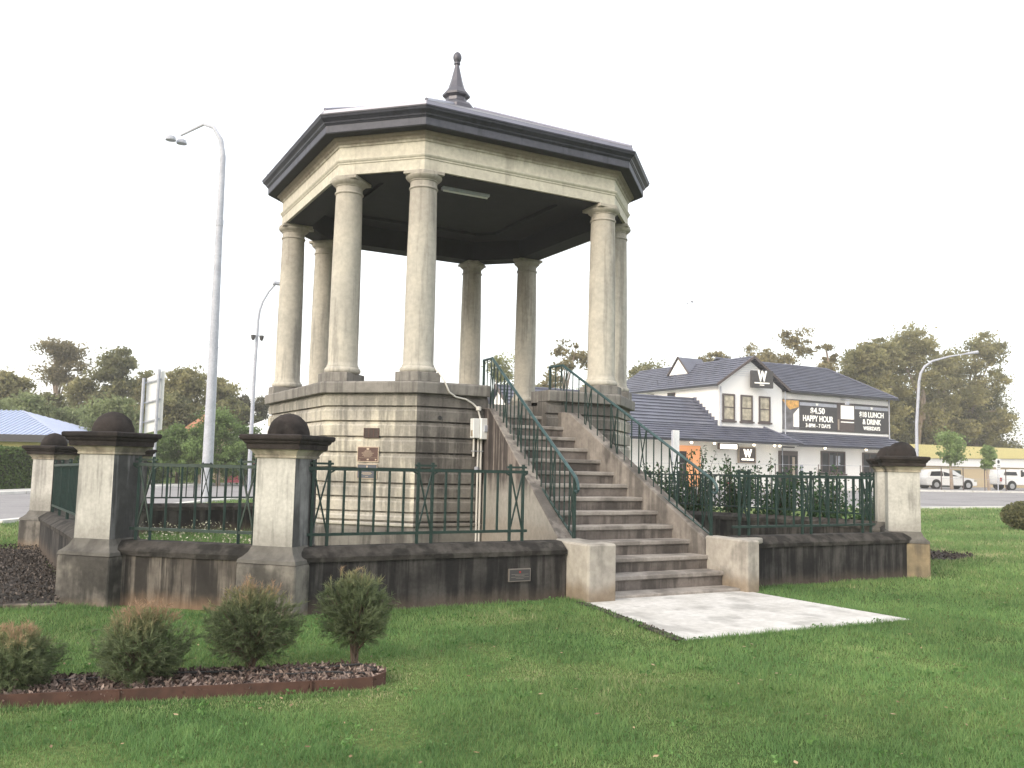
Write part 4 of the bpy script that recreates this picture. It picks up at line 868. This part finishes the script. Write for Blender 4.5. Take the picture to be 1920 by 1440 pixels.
def tree(i, x, y, top, r, k, label):
    rg = np.random.default_rng(100+i); zb = zg(x, y); H = top-zb; r *= {'o': 1.35, 'd': 1.35, 'u': 1.35, 'g': 1.3, 's': 1.35, 'c': 1.2, 'l': 1.2, 'w': 1.2}.get(k, 1)
    name = {'w': 'bushy_shrub', 'g': 'round_tree', 'c': 'conifer', 'y': 'young_tree'}.get(k, 'gum_tree')
    t = thing(name, label, 'shrub' if k == 'w' else 'tree', (x, y, zb), 'shrubs on the far verge' if k == 'w' else 'trees beyond the road')
    ncl, cr, nl, size, zlo, flat = {'o': (150, .125, 12000, .33, .02, .75), 'u': (70, .13, 5500, .30, .58, .45), 'd': (150, .13, 13000, .33, .02, .8), 'c': (70, .16, 7000, .24, .05, 1.1), 'g': (120, .14, 11000, .24, .03, .8), 'w': (110, .14, 12000, .15, .0, .9), 'l': (50, .16, 3200, .30, .2, .6), 's': (80, .10, 3600, .30, .30, .6), 'y': (60, .17, 4200, .20, .38, .7)}[k]
    if i >= 31 and k == 'o': ncl, cr, nl, size = 170, .105, 14500, .36
    nb = {'u': 5, 's': 6, 'l': 4, 'w': 7, 'g': 6, 'c': 6, 'y': 4}.get(k, 8); lob = []
    for j in range(nb):
        f = (j+.5)/nb; z = zlo+(1-zlo)*(.18+.72*f); th = 2.4*j+rg.random()*.9
        env = {'c': 1.0-f, 'u': .75, 'w': (1.0 if f < .55 else .75), 'y': .7}.get(k, 1.0 if f < .6 else 1.0-.9*(f-.6))
        lr = r*(.50 if k not in 'us' else .40)*(.8+.4*rg.random())*(1 if k != 'c' else max(.3, 1.1-f)); rr = max(0, r*env*.98-lr)*(.55+.45*rg.random()); lob.append((rr*math.cos(th), rr*math.sin(th), min(z*H, H-lr*flat*.8), lr))
    lob.append((0, 0, H-r*.42*flat, r*.45)); lob = np.array(lob)
    li = rg.integers(0, len(lob), ncl); dd = rg.normal(size=(ncl, 3)); dd /= np.linalg.norm(dd, axis=1)[:, None]
    C_ = lob[li, :3]+dd*(lob[li, 3]*(.35+.6*rg.random(ncl)))[:, None]*np.array([1, 1, flat]); C_[:, 2] = np.clip(C_[:, 2], .2, H)
    cw = (rg.random(ncl)**1.5*1.2+.4)*cr*r
    nl = int(nl*1.3); idx = rg.integers(0, ncl, nl); d = rg.normal(size=(nl, 3))*.70
    P = C_[idx]+d*cw[idx][:, None]*np.array([1.25, 1.25, .8]); P[:, 2] = np.clip(P[:, 2], .12, None)
    cs = rg.random(ncl); v = np.clip(.65*cs[idx]+.35*rg.random(nl), 0, 1)
    tris_object('crown', leaf_quads(P, size*.78, rg, 1.3), 4, m_leaf[k], np.repeat(v, 4), t)
    q = MB(); tr = .022*H+.05; lean = rg.normal(size=2)*.04*H
    hx = [0, lean[0]*.4, lean[0]]; hy = [0, lean[1]*.4, lean[1]]; zt = H*(.55 if k != 'w' else .4)
    q.tube([(0, 0, -.2), (hx[1], hy[1], zt*.5), (hx[2], hy[2], zt)], [tr, tr*.8, tr*.55], 8); tk = q.build('trunk', m_bark, t, smooth=True)
    for j in rg.choice(ncl, min(ncl, 7 if k in 'us' else 5), replace=False):
        q = MB(); p = C_[j]; s = Vector((hx[2], hy[2], zt*(.6+.4*rg.random()))); mdl = s.lerp(Vector(p), .5)+Vector((0, 0, .04*H))
        q.tube([s, mdl, Vector(p)], [tr*.42, tr*.28, tr*.12], 5); q.build('limb', m_bark, tk)
TREES = [(-10.8, 80.6, 8.9, 3.4, 'o'), (-8.1, 71.2, 8.4, 2.5, 'o'), (-4.0, 83.8, 12.7, 2.7, 'u'), (-2.5, 73.8, 8.3, 1.9, 'o'), (0.2, 72.3, 11.1, 2.3, 'd'), (2.5, 68.8, 8.9, 1.6, 'o'), (5.4, 67.3, 9.4, 2.7, 'o'), (8.6, 70.1, 8.7, 2.1, 'o'), (11.3, 73.2, 7.9, 1.6, 'c'), (13.5, 74.3, 7.7, 1.6, 'c'), (-7.1, 55.8, 5.7, 2.4, 'g'), (-1.9, 50.6, 5.4, 2.2, 'g'), (-4.3, 58.8, 5.0, 1.6, 'g'), (3.6, 62.0, 6.6, 2.0, 'd'), (8.2, 61.0, 6.2, 2.0, 'd'), (-5.5, 68.0, 6.6, 2.0, 'd'), (1.0, 39.9, 3.4, 1.4, 'w'), (3.1, 38.6, 4.3, 1.6, 'w'), (4.9, 39.9, 3.4, 1.1, 'w'), (-0.6, 38.9, 2.8, 1.1, 'w'), (2.0, 38.4, 3.3, 1.3, 'w'), (37.6, 69.2, 13.0, 2.4, 'l'), (35.9, 53.0, 12.7, 2.8, 's'), (42.0, 66.8, 10.1, 2.8, 'o'), (41.5, 70.5, 9.5, 2.9, 'o'), (46.3, 64.5, 10.3, 2.6, 'l'), (54.1, 66.0, 13.4, 2.9, 'o'), (57.5, 58.4, 14.3, 2.8, 's'), (60.1, 53.6, 14.8, 3.2, 's'), (61.6, 50.5, 16.1, 3.0, 's'), (64.4, 48.9, 14.6, 1.9, 's'), (74.4, 52.4, 16.1, 3.0, 'o'), (75.3, 54.6, 15.1, 2.5, 'o'), (78.5, 53.7, 16.8, 3.1, 'o'), (84.5, 54.3, 18.6, 3.9, 'o'), (90.6, 54.8, 16.9, 3.4, 'o'), (97, 54.2, 19, 4.2, 'o'), (73.8, 56.0, 10.0, 2.8, 'd'), (79.6, 58.1, 10.8, 4.0, 'd'), (86.9, 59.6, 12.4, 4.6, 'd'), (93.2, 58.2, 12.6, 4.6, 'd'), (101.1, 56.5, 12.7, 4.6, 'd'), (59.9, 32.0, 4.9, 1.7, 'y'), (61.6, 29.9, 3.8, 0.8, 'y')]
TL = ['olive gum at the far left edge of the photo', 'olive gum just right of the left photo edge above the blue roof', 'tall umbrella shaped gum with pale trunk, highest of the left trees', 'low olive gum between the umbrella gum and the dense dark gum', 'dense dark gum left of the road sign posts', 'narrow olive gum behind the road sign', 'olive gum left of the thick lamp pole', 'olive gum right of the thick lamp pole', 'dark conifer left of the slim curved lamp', 'dark conifer touching the left side of the bandstand', 'rounded green tree above the blue corrugated roof', 'rounded green tree behind the second pillar', 'low rounded green tree between house and second pillar', 'low dark tree behind the road sign filling the gap', 'low dark tree behind the slim curved lamp', 'low dark tree below the tall umbrella gum', 'bushy green shrub left of the thick lamp pole, middle one', 'tallest bushy green shrub right behind the thick lamp pole', 'bushy green shrub left of the nearest pillar by the slim lamp', 'lowest bushy green shrub under the road sign', 'bushy green shrub at the foot of the thick lamp pole',
 'pale lime tree seen between the two back columns', 'open sparse gum seen between the back column and the right front column', 'olive tree low between the back columns over the hotel wing', 'olive tree behind the left hotel wing roof', 'pale lime tree hidden by the right columns', 'olive tree peeping over the left end of the hotel roof', 'sparse gum behind the little roof gablet of the hotel', 'sparse gum behind the hotel gable', 'highest sparse gum behind the hotel roof ridge', 'thin sparse gum over the right end of the hotel roof', 'big olive gum right of the hotel roof', 'olive gum between the hotel and the curved arm lamp', 'olive gum under the arm of the right street lamp', 'tallest olive gum on the right side of the photo', 'olive gum right of the tallest one', 'large olive gum cut by the right photo edge', 'dark low tree right behind the hotel corner', 'dark low tree behind the right street lamp', 'dark low tree above the middle of the yellow building', 'dark low tree above the right part of the yellow building', 'dark low tree beyond the right photo edge', 'young fresh green tree in front of the yellow building', 'small fresh green tree beside the parking sign']
for i, a in enumerate(TREES): tree(i, *a, TL[i])
# clipped hedge
def hedge_box(name, label, P, wd, h, mat, n, size):
    a, b = Vector(P[0]), Vector(P[1]); L = (b-a).length; d = (b-a)/L; nrm = Vector((-d.y, d.x)); t = thing(name, label, 'hedge', (a.x, a.y, 0)); rg = np.random.default_rng(5)
    s = rg.random(n)*L; face = rg.random(n); o = np.where(face < .7, -wd/2+rg.normal(size=n)*.05, (rg.random(n)-.5)*wd); z = np.where(face < .7, rg.random(n)*h, h+rg.normal(size=n)*.04)
    P3 = np.stack([d.x*s+nrm.x*o, d.y*s+nrm.y*o, z-.1], 1)
    q = MB(); c = [(0+nrm.x*k, 0+nrm.y*k) for k in (-wd/2+.12, wd/2)]; e = [(d.x*L+nrm.x*k, d.y*L+nrm.y*k) for k in (wd/2, -wd/2+.12)]
    q.prism(c+e, -.1, h-.18); q.build('dense_core', m_leaf['c'], t)
    tris_object('leaves', leaf_quads(P3, size, rg), 4, mat, rg.random(n).repeat(4), t)
hedge_box('clipped_hedge', 'clipped dark green hedge in front of the house with the blue roof', ((-22, 14.5), (-2.5, 38.5)), 1.2, 1.85, leafmat('hedge_leaves', (.045, .085, .02), (.16, .24, .07), trans=.4), 26000, .13)
# rose bushes
m_rose = leafmat('rose_leaves', (.016, .052, .020), (.075, .145, .055), trans=.3)
m_pink = plain('pink_petals', (.5, .12, .14), .6)
def rose(i, x, y, h, r, label):
    rg = np.random.default_rng(300+i); t = thing('rose_bush', label, 'shrub', (x, y, zg(x, y)), 'rose bushes behind the right fence'); cn = MB(); P = []
    for k in range(26):
        th = rg.random()*6.283; rr = r*(.3+.8*rg.random()); hh = h*(.45+.6*rg.random()) if k < 20 else h*(1.05+.25*rg.random())
        e = Vector((rr*math.cos(th), rr*math.sin(th), hh)); m_ = Vector((e.x*.35, e.y*.35, hh*.55)); pts = [Vector((e.x*.05, e.y*.05, 0)), m_, e]
        cn.tube(pts, [.011, .008, .004], 4)
        for j in range(150 if k < 20 else 60):
            s = rg.random()**.7; p = pts[0].lerp(m_, s*2) if s < .5 else m_.lerp(e, s*2-1); P.append(np.array(p)+rg.normal(size=3)*(.10 if k < 20 else .05))
    cn.build('canes', m_stem, t); P = np.array(P); P[:, 2] = np.clip(P[:, 2], .05, None)
    tris_object('leaves', leaf_quads(P, .066, rg, 1.1), 4, m_rose, rg.random(len(P)).repeat(4), t)
    for j in range(2):
        q = MB(); a = P[rg.integers(0, len(P))]; q.lathe([(.01, -.02), (.03, -.01), (.035, .015), (.015, .03)], (0, 0), 7); q.v = [(v[0]+a[0], v[1]+a[1], v[2]+a[2]) for v in q.v]; q.build('flower', m_pink, t)
for i, (x, y, h, r, l) in enumerate([(7.5, -3.5, 1.0, .5, 'lowest rose bush nearest the right front pillar'), (7.6, -2.1, 1.3, .6, 'rose bush behind the middle of the right fence'), (7.5, -.7, 1.45, .65, 'leafy rose bush in line with the hotel door'), (7.6, .6, 1.55, .65, 'leafy rose bush below the lit W sign'), (7.5, 1.8, 1.75, .75, 'tallest rose bush with long sprays below the light box'), (7.6, 3.2, 1.5, .7, 'rose bush left of the tallest one below the orange entrance')]): rose(i, x, y, h, r, l)
# bottlebrush shrubs in the front bed
m_call = leafmat('bottlebrush_needles', (.085, .115, .058), (.40, .27, .18), trans=.45, pos=[(.45, (.185, .225, .115)), (.72, (.30, .285, .15))])
def callistemon(i, x, y, h, r, stem, label):
    rg = np.random.default_rng(40+i); t = thing('bottlebrush_shrub', label, 'shrub', (x, y, 0), 'bottlebrush shrubs in the front bed')
    V = []; A = []; q = MB(); cz = stem+(h-stem)*.46
    for k in range(1300):
        th = rg.random()*6.283; u = rg.random()*2-1; sr = rg.random()**.33; c = math.sqrt(1-u*u)
        bx = 1-.25*max(0, u)                                     # a little narrower towards the top
        sr *= 1+.16*math.sin(3*th+i*1.7)*c+.13*math.sin(5*th+4*u+i)+(.16*rg.random() if k % 14 == 0 else 0)
        tip = np.array([r*sr*c*math.cos(th)*bx, r*sr*c*math.sin(th)*bx, cz+(h-stem)*.50*u*sr]); tip += rg.normal(size=3)*r*.045
        rd = tip-np.array([0, 0, cz-.25*h]); rd /= np.linalg.norm(rd)+1e-6; rd = rd+rg.normal(size=3)*.35; rd /= np.linalg.norm(rd); base = tip-rd*.075*(.6+.6*rg.random())
        d = tip-base; L = np.linalg.norm(d); d /= L; n = 22
        if k % 9 == 0: q.tube([(0, 0, stem*.5+.1*rg.random()), tuple(base*.6+np.array([0, 0, .35*cz*.6])), tuple(base)], [.006, .004, .002], 4)
        s = rg.random(n)[:, None]; P = base+(tip-base)*s*1.1; o = rg.normal(size=(n, 3)); o -= (o@d)[:, None]*d; o /= np.linalg.norm(o, axis=1)[:, None]
        le = .040*(.7+.6*rg.random(n))[:, None]; e = P+(o*.62+d*.78)*le; wv = np.cross(o, d)*.0021
        V.append(np.stack([P-wv, P+wv, e], 1).reshape(-1, 3))
        hz_ = (tip[2]-stem)/(h-stem); top = max(0, (hz_-(.60, .55, .62, .72)[i])*2.1)*sr; va = np.clip(.25*rg.random()+.30*rg.random(n)+top*(.55+.6*s[:, 0]), 0, 1); A.append(va.repeat(3))
    V = np.concatenate(V); V[:, 2] = np.clip(V[:, 2], .01, None)
    tris_object('foliage', V, 3, m_call, np.concatenate(A), t)
    for j in range(4): q.tube([(rg.normal()*.01, rg.normal()*.01, -.02), (rg.normal()*.03, rg.normal()*.03, stem*.6+.05), (rg.normal()*r*.3, rg.normal()*r*.3, cz)], [.012, .009, .005], 5)
    q.build('branches', m_stem, t)
for i, a in enumerate([(-6.86, -8.62, .44, .27, .02, 'smallest leftmost bottlebrush shrub cut by the photo edge'), (-6.13, -8.72, .56, .305, .02, 'second bottlebrush shrub from the left, round and full to the ground'), (-5.40, -8.70, .66, .33, .12, 'third bottlebrush shrub, widest, with orange tips on a short stem'), (-4.66, -8.76, .72, .27, .20, 'rightmost bottlebrush shrub with bare stem and pointed top')]): callistemon(i, *a)
q_ = thing('round_shrub', 'dense dark shrub cut by the right photo edge on the lawn', 'shrub', (18.45, .45, zg(18, 0)))
rg = np.random.default_rng(77); n = 6000; d = rg.normal(size=(n, 3)); d /= np.linalg.norm(d, axis=1)[:, None]; P = d*(rg.random(n)**.4)[:, None]*np.array([.62, .62, .42]); P[:, 2] += .40
tris_object('foliage', leaf_quads(P, .07, rg), 4, m_leaf['d'], rg.random(n).repeat(4), q_)
q = MB(); q.tube([(0, 0, -.1), (0, 0, .5)], [.04, .02], 6); q.build('stem', m_stem, q_)

# ---------------------------------------------------------------- beds, edging, mulch, hose
m_soil = stone('dark_garden_soil', (.060, .050, .044), (.045, .038, .034), (.02, .018, .016), .4, .1, bump=1.2, fine=60)
m_mulch = leafmat('bark_mulch', (.055, .035, .030), (.36, .28, .24), trans=0, rough=.95)
m_clod = leafmat('soil_clods', (.030, .025, .022), (.16, .135, .12), trans=0, rough=.95)
def sheet(name, poly, dz, mat, mound=.0):
    V = [(x, y, zg(x, y)+dz) for x, y in poly]; cx = sum(p[0] for p in poly)/len(poly); cy = sum(p[1] for p in poly)/len(poly)
    q = MB(); n = len(V); inner = [(x*.5+cx*.5, y*.5+cy*.5, zg(x, y)+dz+mound) for x, y in poly]
    q.add(V+inner+[(cx, cy, zg(cx, cy)+dz+mound)], [(i, (i+1) % n, n+(i+1) % n, n+i) for i in range(n)]+[(n+i, n+(i+1) % n, 2*n) for i in range(n)])
    o = q.build(name, mat); o['kind'] = 'structure'; return o
edge = [(-10.2, -8.33), (-9.0, -8.50), (-8.0, -8.71), (-6.92, -8.93), (-6.0, -9.13), (-5.3, -9.29), (-4.95, -9.36), (-4.74, -9.37), (-4.62, -9.28), (-4.56, -9.12), (-4.58, -8.94), (-4.72, -8.82), (-5.2, -8.70), (-6.1, -8.52), (-7.0, -8.33), (-8.2, -8.08), (-10.2, -7.70)]
sheet('mulch_bed', edge, .035, m_soil, .015)
t = wthing('steel_edging', 'low rusty steel edging strip round the front mulch bed', 'garden edging', (-5.5, -9.2, 0))
for i in range(len(edge)-2):
    a, b = Vector(edge[i]), Vector(edge[i+1]); d = (b-a).normalized(); nn = Vector((d.y, -d.x))*.006; h = .078 if i < 9 else .05
    q = MB(); q.prism([tuple(a-nn), tuple(b-nn), tuple(b+nn), tuple(a+nn)], -.05, h); q.build('edging_strip', m_rust, t)
for x, y in ((-6.28, -9.075), (-5.15, -9.33)):
    q = MB(); q.box(x-.004, x+.004, y-.012, y, -.02, .082); q.build('edging_stake', m_rust, t)
t = wthing('drip_hose', 'thin black irrigation hose lying along the back of the front mulch bed', 'hose', (-5.5, -8.8, 0))
hp = [(-10, -7.95), (-8.4, -8.2), (-7.2, -8.46), (-6.6, -8.60), (-5.9, -8.72), (-5.2, -8.86), (-4.9, -8.90), (-4.68, -8.95), (-4.62, -9.1), (-4.72, -9.18), (-4.95, -9.1), (-5.4, -8.98)]
q = MB(); q.tube([(x, y, .062+.008*math.sin(i*2)) for i, (x, y) in enumerate(hp)], .0085, 6); q.build('hose', m_black, t, smooth=True)
def inpoly(x, y, poly):
    c = np.zeros(len(x), bool); j = len(poly)-1
    for i in range(len(poly)):
        xi, yi = poly[i]; xj, yj = poly[j]; c ^= ((yi > y) != (yj > y)) & (x < (xj-xi)*(y-yi)/(yj-yi+1e-12)+xi); j = i
    return c
def zgn(x, y):
    f = lambda t: np.clip(t, 0, 1)**2*(3-2*np.clip(t, 0, 1))
    return -.1*f((y+4)/6)+.35*f((x-12)/28)
def scatter_bits(name, poly, n, size, mat, z, spread, label=None, stretch=1.6):
    rg = np.random.default_rng(9); xs_ = [p[0] for p in poly]; ys_ = [p[1] for p in poly]
    x = rg.uniform(min(xs_), max(xs_), n*2); y = rg.uniform(min(ys_), max(ys_), n*2); k = inpoly(x, y, poly); x, y = x[k][:n], y[k][:n]
    P = np.stack([x, y, zgn(x, y)+z+rg.random(len(x))*spread], 1); o = tris_object(name, leaf_quads(P, size, rg, stretch), 4, mat, (rg.random(len(x))**1.6).repeat(4)); o['kind'] = 'stuff'; return o
scatter_bits('bark_mulch', edge, 16000, .030, m_mulch, .04, .025)
LB = [(-14, -5.05), (-9, -5.0), (-6.5, -5.02), (-6.36, -4.6), (-6.60, 1.9), (-7.2, 2.4), (-11, 2.0), (-14, .5)]
sheet('soil_bed', LB, .02, m_soil, .10); scatter_bits('soil_clods', LB, 42000, .030, m_clod, .04, .08, stretch=1)
RB = [(6.75, -4.6), (7.6, -5.0), (8.75, -4.6), (8.7, -1), (8.5, 5), (7.0, 5.4), (6.7, 5.0)]
sheet('soil_bed', RB, .02, m_soil, .03); scatter_bits('soil_clods', RB, 5000, .05, m_clod, .02, .04, stretch=1)
sheet('soil_edge', [(-1.80, -8.90), (-1.67, -8.90), (-1.34, -6.85), (-1.42, -6.72), (-1.50, -7.2), (-1.62, -8.0)], .018, m_soil); scatter_bits('soil_clods', [(-1.80, -8.90), (-1.68, -8.90), (-1.34, -6.85), (-1.44, -6.72)], 700, .025, m_clod, .01, .02, stretch=1)
t = wthing('brick_edging', 'row of half buried old bricks along the front of the left soil bed', 'garden edging', (-7.4, -5.1, 0))
for i in range(11):
    x = -6.62-i*.245; q = MB(); a = random.uniform(-.06, .06); q.box(x-.11, x+.11, -5.13+a*.4, -5.03+a*.4, -.05, .035+random.uniform(0, .02)); q.build('brick', m_pilb, t, bevel=.008)

# ---------------------------------------------------------------- grass
m_grass = leafmat('grass_blades', (.062, .132, .044), (.52, .46, .30), rough=.6, trans=.35, pos=[(.38, (.130, .240, .085)), (.68, (.215, .325, .115)), (.86, (.37, .38, .20))])
def blades(name, x, y, h, wd, v, lean=.6, rg=rng):
    n = len(x); z = zgn(x, y); th = rg.random(n)*6.283; ln = (rg.random(n)*lean)[:, None]*h[:, None]; ph = rg.random(n)*6.283
    B = np.stack([x, y, z-.004], 1); s = np.stack([np.cos(th), np.sin(th), np.zeros(n)], 1)*wd[:, None]*.5
    T = B+np.stack([np.cos(ph), np.sin(ph), np.zeros(n)], 1)*ln+np.stack([np.zeros(n), np.zeros(n), h], 1)
    return tris_object(name, np.stack([B-s, B+s, T], 1).reshape(-1, 3), 3, m_grass, v.repeat(3), kind='stuff')
def sector(n, r0, r1, p, half=.72):
    u = rng.random(n)
    if abs(p-2) < 1e-6: r = r0*(r1/r0)**u
    else: e = 2-p; r = (r0**e+u*(r1**e-r0**e))**(1/e)
    a = YAW+(rng.random(n)*2-1)*half; return CAM.x+r*np.sin(a), CAM.y+r*np.cos(a), r
OUT = [(-6.5, -5.0), (-4.75, -6.42), (-4.5, -6.52), (-1.3, -6.44), (-1.33, -8.9+2.1), (1.25, -6.8), (1.25, -6.46), (4.5, -6.46), (4.95, -6.4), (6.85, -4.6), (6.8, 5.1), (5.0, 6.5), (-5.0, 4.9), (-6.75, 2.2)]
SLAB = [(-1.70, -8.87), (1.27, -8.91), (1.12, -6.5), (-1.32, -6.5)]
island = near+[(130, -80), (-44, -80)]
def keep(x, y):
    k = inpoly(x, y, island) & ~inpoly(x, y, OUT) & ~inpoly(x, y, SLAB) & ~inpoly(x, y, edge) & ~inpoly(x, y, RB) & ~inpoly(x, y, LB) & ~inpoly(x, y, [(-1.78, -8.90), (-1.66, -8.90), (-1.34, -6.85), (-1.44, -6.72), (-1.58, -8.0)])
    return k
def vnoise(x, y, s, seed):
    r_ = np.random.default_rng(seed); g_ = r_.random((64, 64)); X = (x/s) % 64; Y = (y/s) % 64; i = X.astype(int); j = Y.astype(int); fx = X-i; fy = Y-j; fx = fx*fx*(3-2*fx); fy = fy*fy*(3-2*fy); i2 = (i+1) % 64; j2 = (j+1) % 64
    return (g_[i, j]*(1-fx)+g_[i2, j]*fx)*(1-fy)+(g_[i, j2]*(1-fx)+g_[i2, j2]*fx)*fy
x, y, r = sector(800000, 3.6, 46, 2.0); k = keep(x, y); x, y, r = x[k], y[k], r[k]; n = len(x)
pn = .5*vnoise(x, y, .9, 1)+.3*vnoise(x, y, .3, 2)+.2*vnoise(x, y, 2.7, 3)
cl = .6*vnoise(x, y, .07, 4)+.4*vnoise(x, y, .16, 6)
ex = np.array([e[0] for e in edge]); ey = np.array([e[1] for e in edge]); ed = np.min(np.hypot(x[:, None]-ex[None, :], y[:, None]-ey[None, :]), 1)
straw = np.clip(1-(ed-.05)/.55, 0, 1)*(ed < 1) + .4*np.clip((vnoise(x, y, .8, 8)-.68)*5, 0, 1)*(x < 0)
v = np.clip(-.06+.38*rng.random(n)+.52*pn+.30*cl-.10+straw*.45*rng.random(n)+np.clip((r-11)/20, 0, .18), 0, 1)
h = (.020+.026*rng.random(n)*1.1)*(1+.03*(r-4))*(.45+1.1*cl); h *= np.where(straw > .4, .55, 1); bz = np.clip((vnoise(x, y, .5, 21)-.66)*6, 0, 1)*np.clip((vnoise(x, y, 1.7, 22)-.40)*5, 0, 1)*(r < 14); v = np.clip(v+.22*bz*rng.random(n), 0, 1); h *= 1-.5*bz
blades('grass', x, y, h, .0046*(r/5)**.95+.001, v, 1.0)
# longer tufts at the foot of the walls and round the path, weeds inside the enclosure
xs_, ys_ = [], []
for a, b in (((-4.4, -6.56), (-1.35, -6.50)), ((1.3, -6.52), (4.9, -6.55)), ((-6.3, -5.25), (-4.9, -6.4)), ((-1.74, -8.9), (-1.36, -6.6)), ((-1.7, -8.93), (1.27, -8.97)), ((1.3, -8.9), (1.16, -6.9)), ((-8.5, -5.2), (-6.2, -5.2)), ((-10, -8.40), (-6.9, -9.0)), ((-6.9, -9.0), (-4.8, -9.48))):
    L = math.hypot(b[0]-a[0], b[1]-a[1]); m_ = int(L*520); s = rng.random(m_); xs_.append(a[0]+(b[0]-a[0])*s+rng.normal(size=m_)*.03); ys_.append(a[1]+(b[1]-a[1])*s+rng.normal(size=m_)*.03-.02)
x = np.concatenate(xs_); y = np.concatenate(ys_); blades('grass_tufts', x, y, .03+.055*rng.random(len(x))*vnoise(x, y, .25, 11), np.full(len(x), .006), .15+.5*rng.random(len(x)), .8)
x = rng.uniform(-6.3, 6.3, 90000); y = rng.uniform(-5.8, 4.6, 90000); k = inpoly(x, y, [(-5.8, -4.7), (-4.6, -5.9), (-1.6, -6.0), (-1.6, -3.2), (-2.2, -3.2), (-3.1, -2), (-3.1, 2), (-2, 3.1), (2, 3.1), (3.1, 2), (3.1, -2), (2, -3.2), (1.5, -3.2), (1.5, -6), (4.5, -5.9), (6.2, -4.3), (6.2, 2.5), (4.6, 4.4), (-4.8, 4.4), (-6.1, 2)])
x, y = x[k], y[k]; blades('weedy_grass', x, y, .05+.16*rng.random(len(x))**2*(.4+vnoise(x, y, .5, 12)), np.full(len(x), .011), .3+.45*rng.random(len(x)), .6)
m_seed = leafmat('pale_seed_heads', (.30, .30, .20), (.60, .58, .46), trans=.2)
x = rng.uniform(-5.6, -3.2, 900); y = rng.uniform(-3.5, 4.2, 900); P = np.stack([x, y, zgn(x, y)+.14+.22*rng.random(900)], 1); o = tris_object('weed_seed_heads', leaf_quads(P, .035, rng, 1.2), 4, m_seed, rng.random(900).repeat(4)); o['kind'] = 'stuff'
x = np.concatenate([x, x]); y = np.concatenate([y, y]); blades('weed_stalks', x+rng.normal(size=len(x))*.02, y, .12+.2*rng.random(len(x)), np.full(len(x), .008), .3+.3*rng.random(len(x)), .25)

x, y, r = sector(420, 4, 15, 1.3); k = keep(x, y); x, y = x[k], y[k]; X = np.repeat(x, 14)+rng.normal(size=len(x)*14)*.035; Y = np.repeat(y, 14)+rng.normal(size=len(x)*14)*.035; P = np.stack([X, Y, zgn(X, Y)+.028+.02*rng.random(len(X))], 1)
o = tris_object('lawn_weeds', leaf_quads(P, .022, rng, 1.2), 4, leafmat('weed_leaves', (.05, .12, .03), (.14, .26, .08), trans=.3), rng.random(len(X)).repeat(4)); o['kind'] = 'stuff'
m_dead = leafmat('dry_leaves', (.10, .055, .03), (.40, .30, .18), trans=.1)
x, y, r = sector(520, 4, 16, 1.2); k = keep(x, y); x, y = x[k], y[k]; P = np.stack([x, y, zgn(x, y)+.032], 1); V = leaf_quads(P, .028, rng, 1.3).reshape(-1, 4, 3); V[:, :, 2] = V[:, :1, 2]*0+(V[:, :, 2]-P[:, None, 2])*.3+P[:, None, 2]
o = tris_object('fallen_leaves', V.reshape(-1, 3), 4, m_dead, rng.random(len(x)).repeat(4)); o['kind'] = 'stuff'
# ---------------------------------------------------------------- haze
hm = bpy.data.materials.new('thin_evening_haze'); hm.use_nodes = True; hn = hm.node_tree; hn.nodes.clear()
ho = hn.nodes.new('ShaderNodeOutputMaterial'); hv = hn.nodes.new('ShaderNodeVolumePrincipled'); hv.inputs['Color'].default_value = (.96, .95, .92, 1); hv.inputs['Density'].default_value = .0012; hv.inputs['Anisotropy'].default_value = .1
hn.links.new(hv.outputs[0], ho.inputs['Volume'])
q = MB(); q.box(-520, 620, -320, 670, -1.6, 21.0); q.build('haze', hm, kind='stuff')

# ---------------------------------------------------------------- birds
for i, (dx, dz, a) in enumerate([(-.22, -.05, .5), (0, .05, -.4), (.2, -.02, .9)]):
    t = thing('flying_bird', ['leftmost of three small birds flying above the hotel', 'middle and highest of three small birds flying above the hotel', 'rightmost of three small birds flying above the hotel'][i], 'bird', (31.91+dx*1.3, 31.16-dx*.7, 12.6+dz), 'birds flying above the hotel', a)
    q = MB(); q.tube([(-.13, 0, 0), (-.05, 0, .01), (.05, 0, .01), (.11, 0, .0), (.14, 0, 0)], [.006, .026, .03, .02, .004], 6); q.build('body', m_brown, t, smooth=True)
    for s in (-1, 1):
        q = MB(); q.add([(.05, s*.02, .01), (-.05, s*.02, .01), (-.05, s*.12, .07), (.04, s*.12, .075), (-.06, s*.24, .03), (-.02, s*.24, .035)], [(0, 1, 2, 3), (3, 2, 4, 5)]); q.build('wing', m_brown, t)
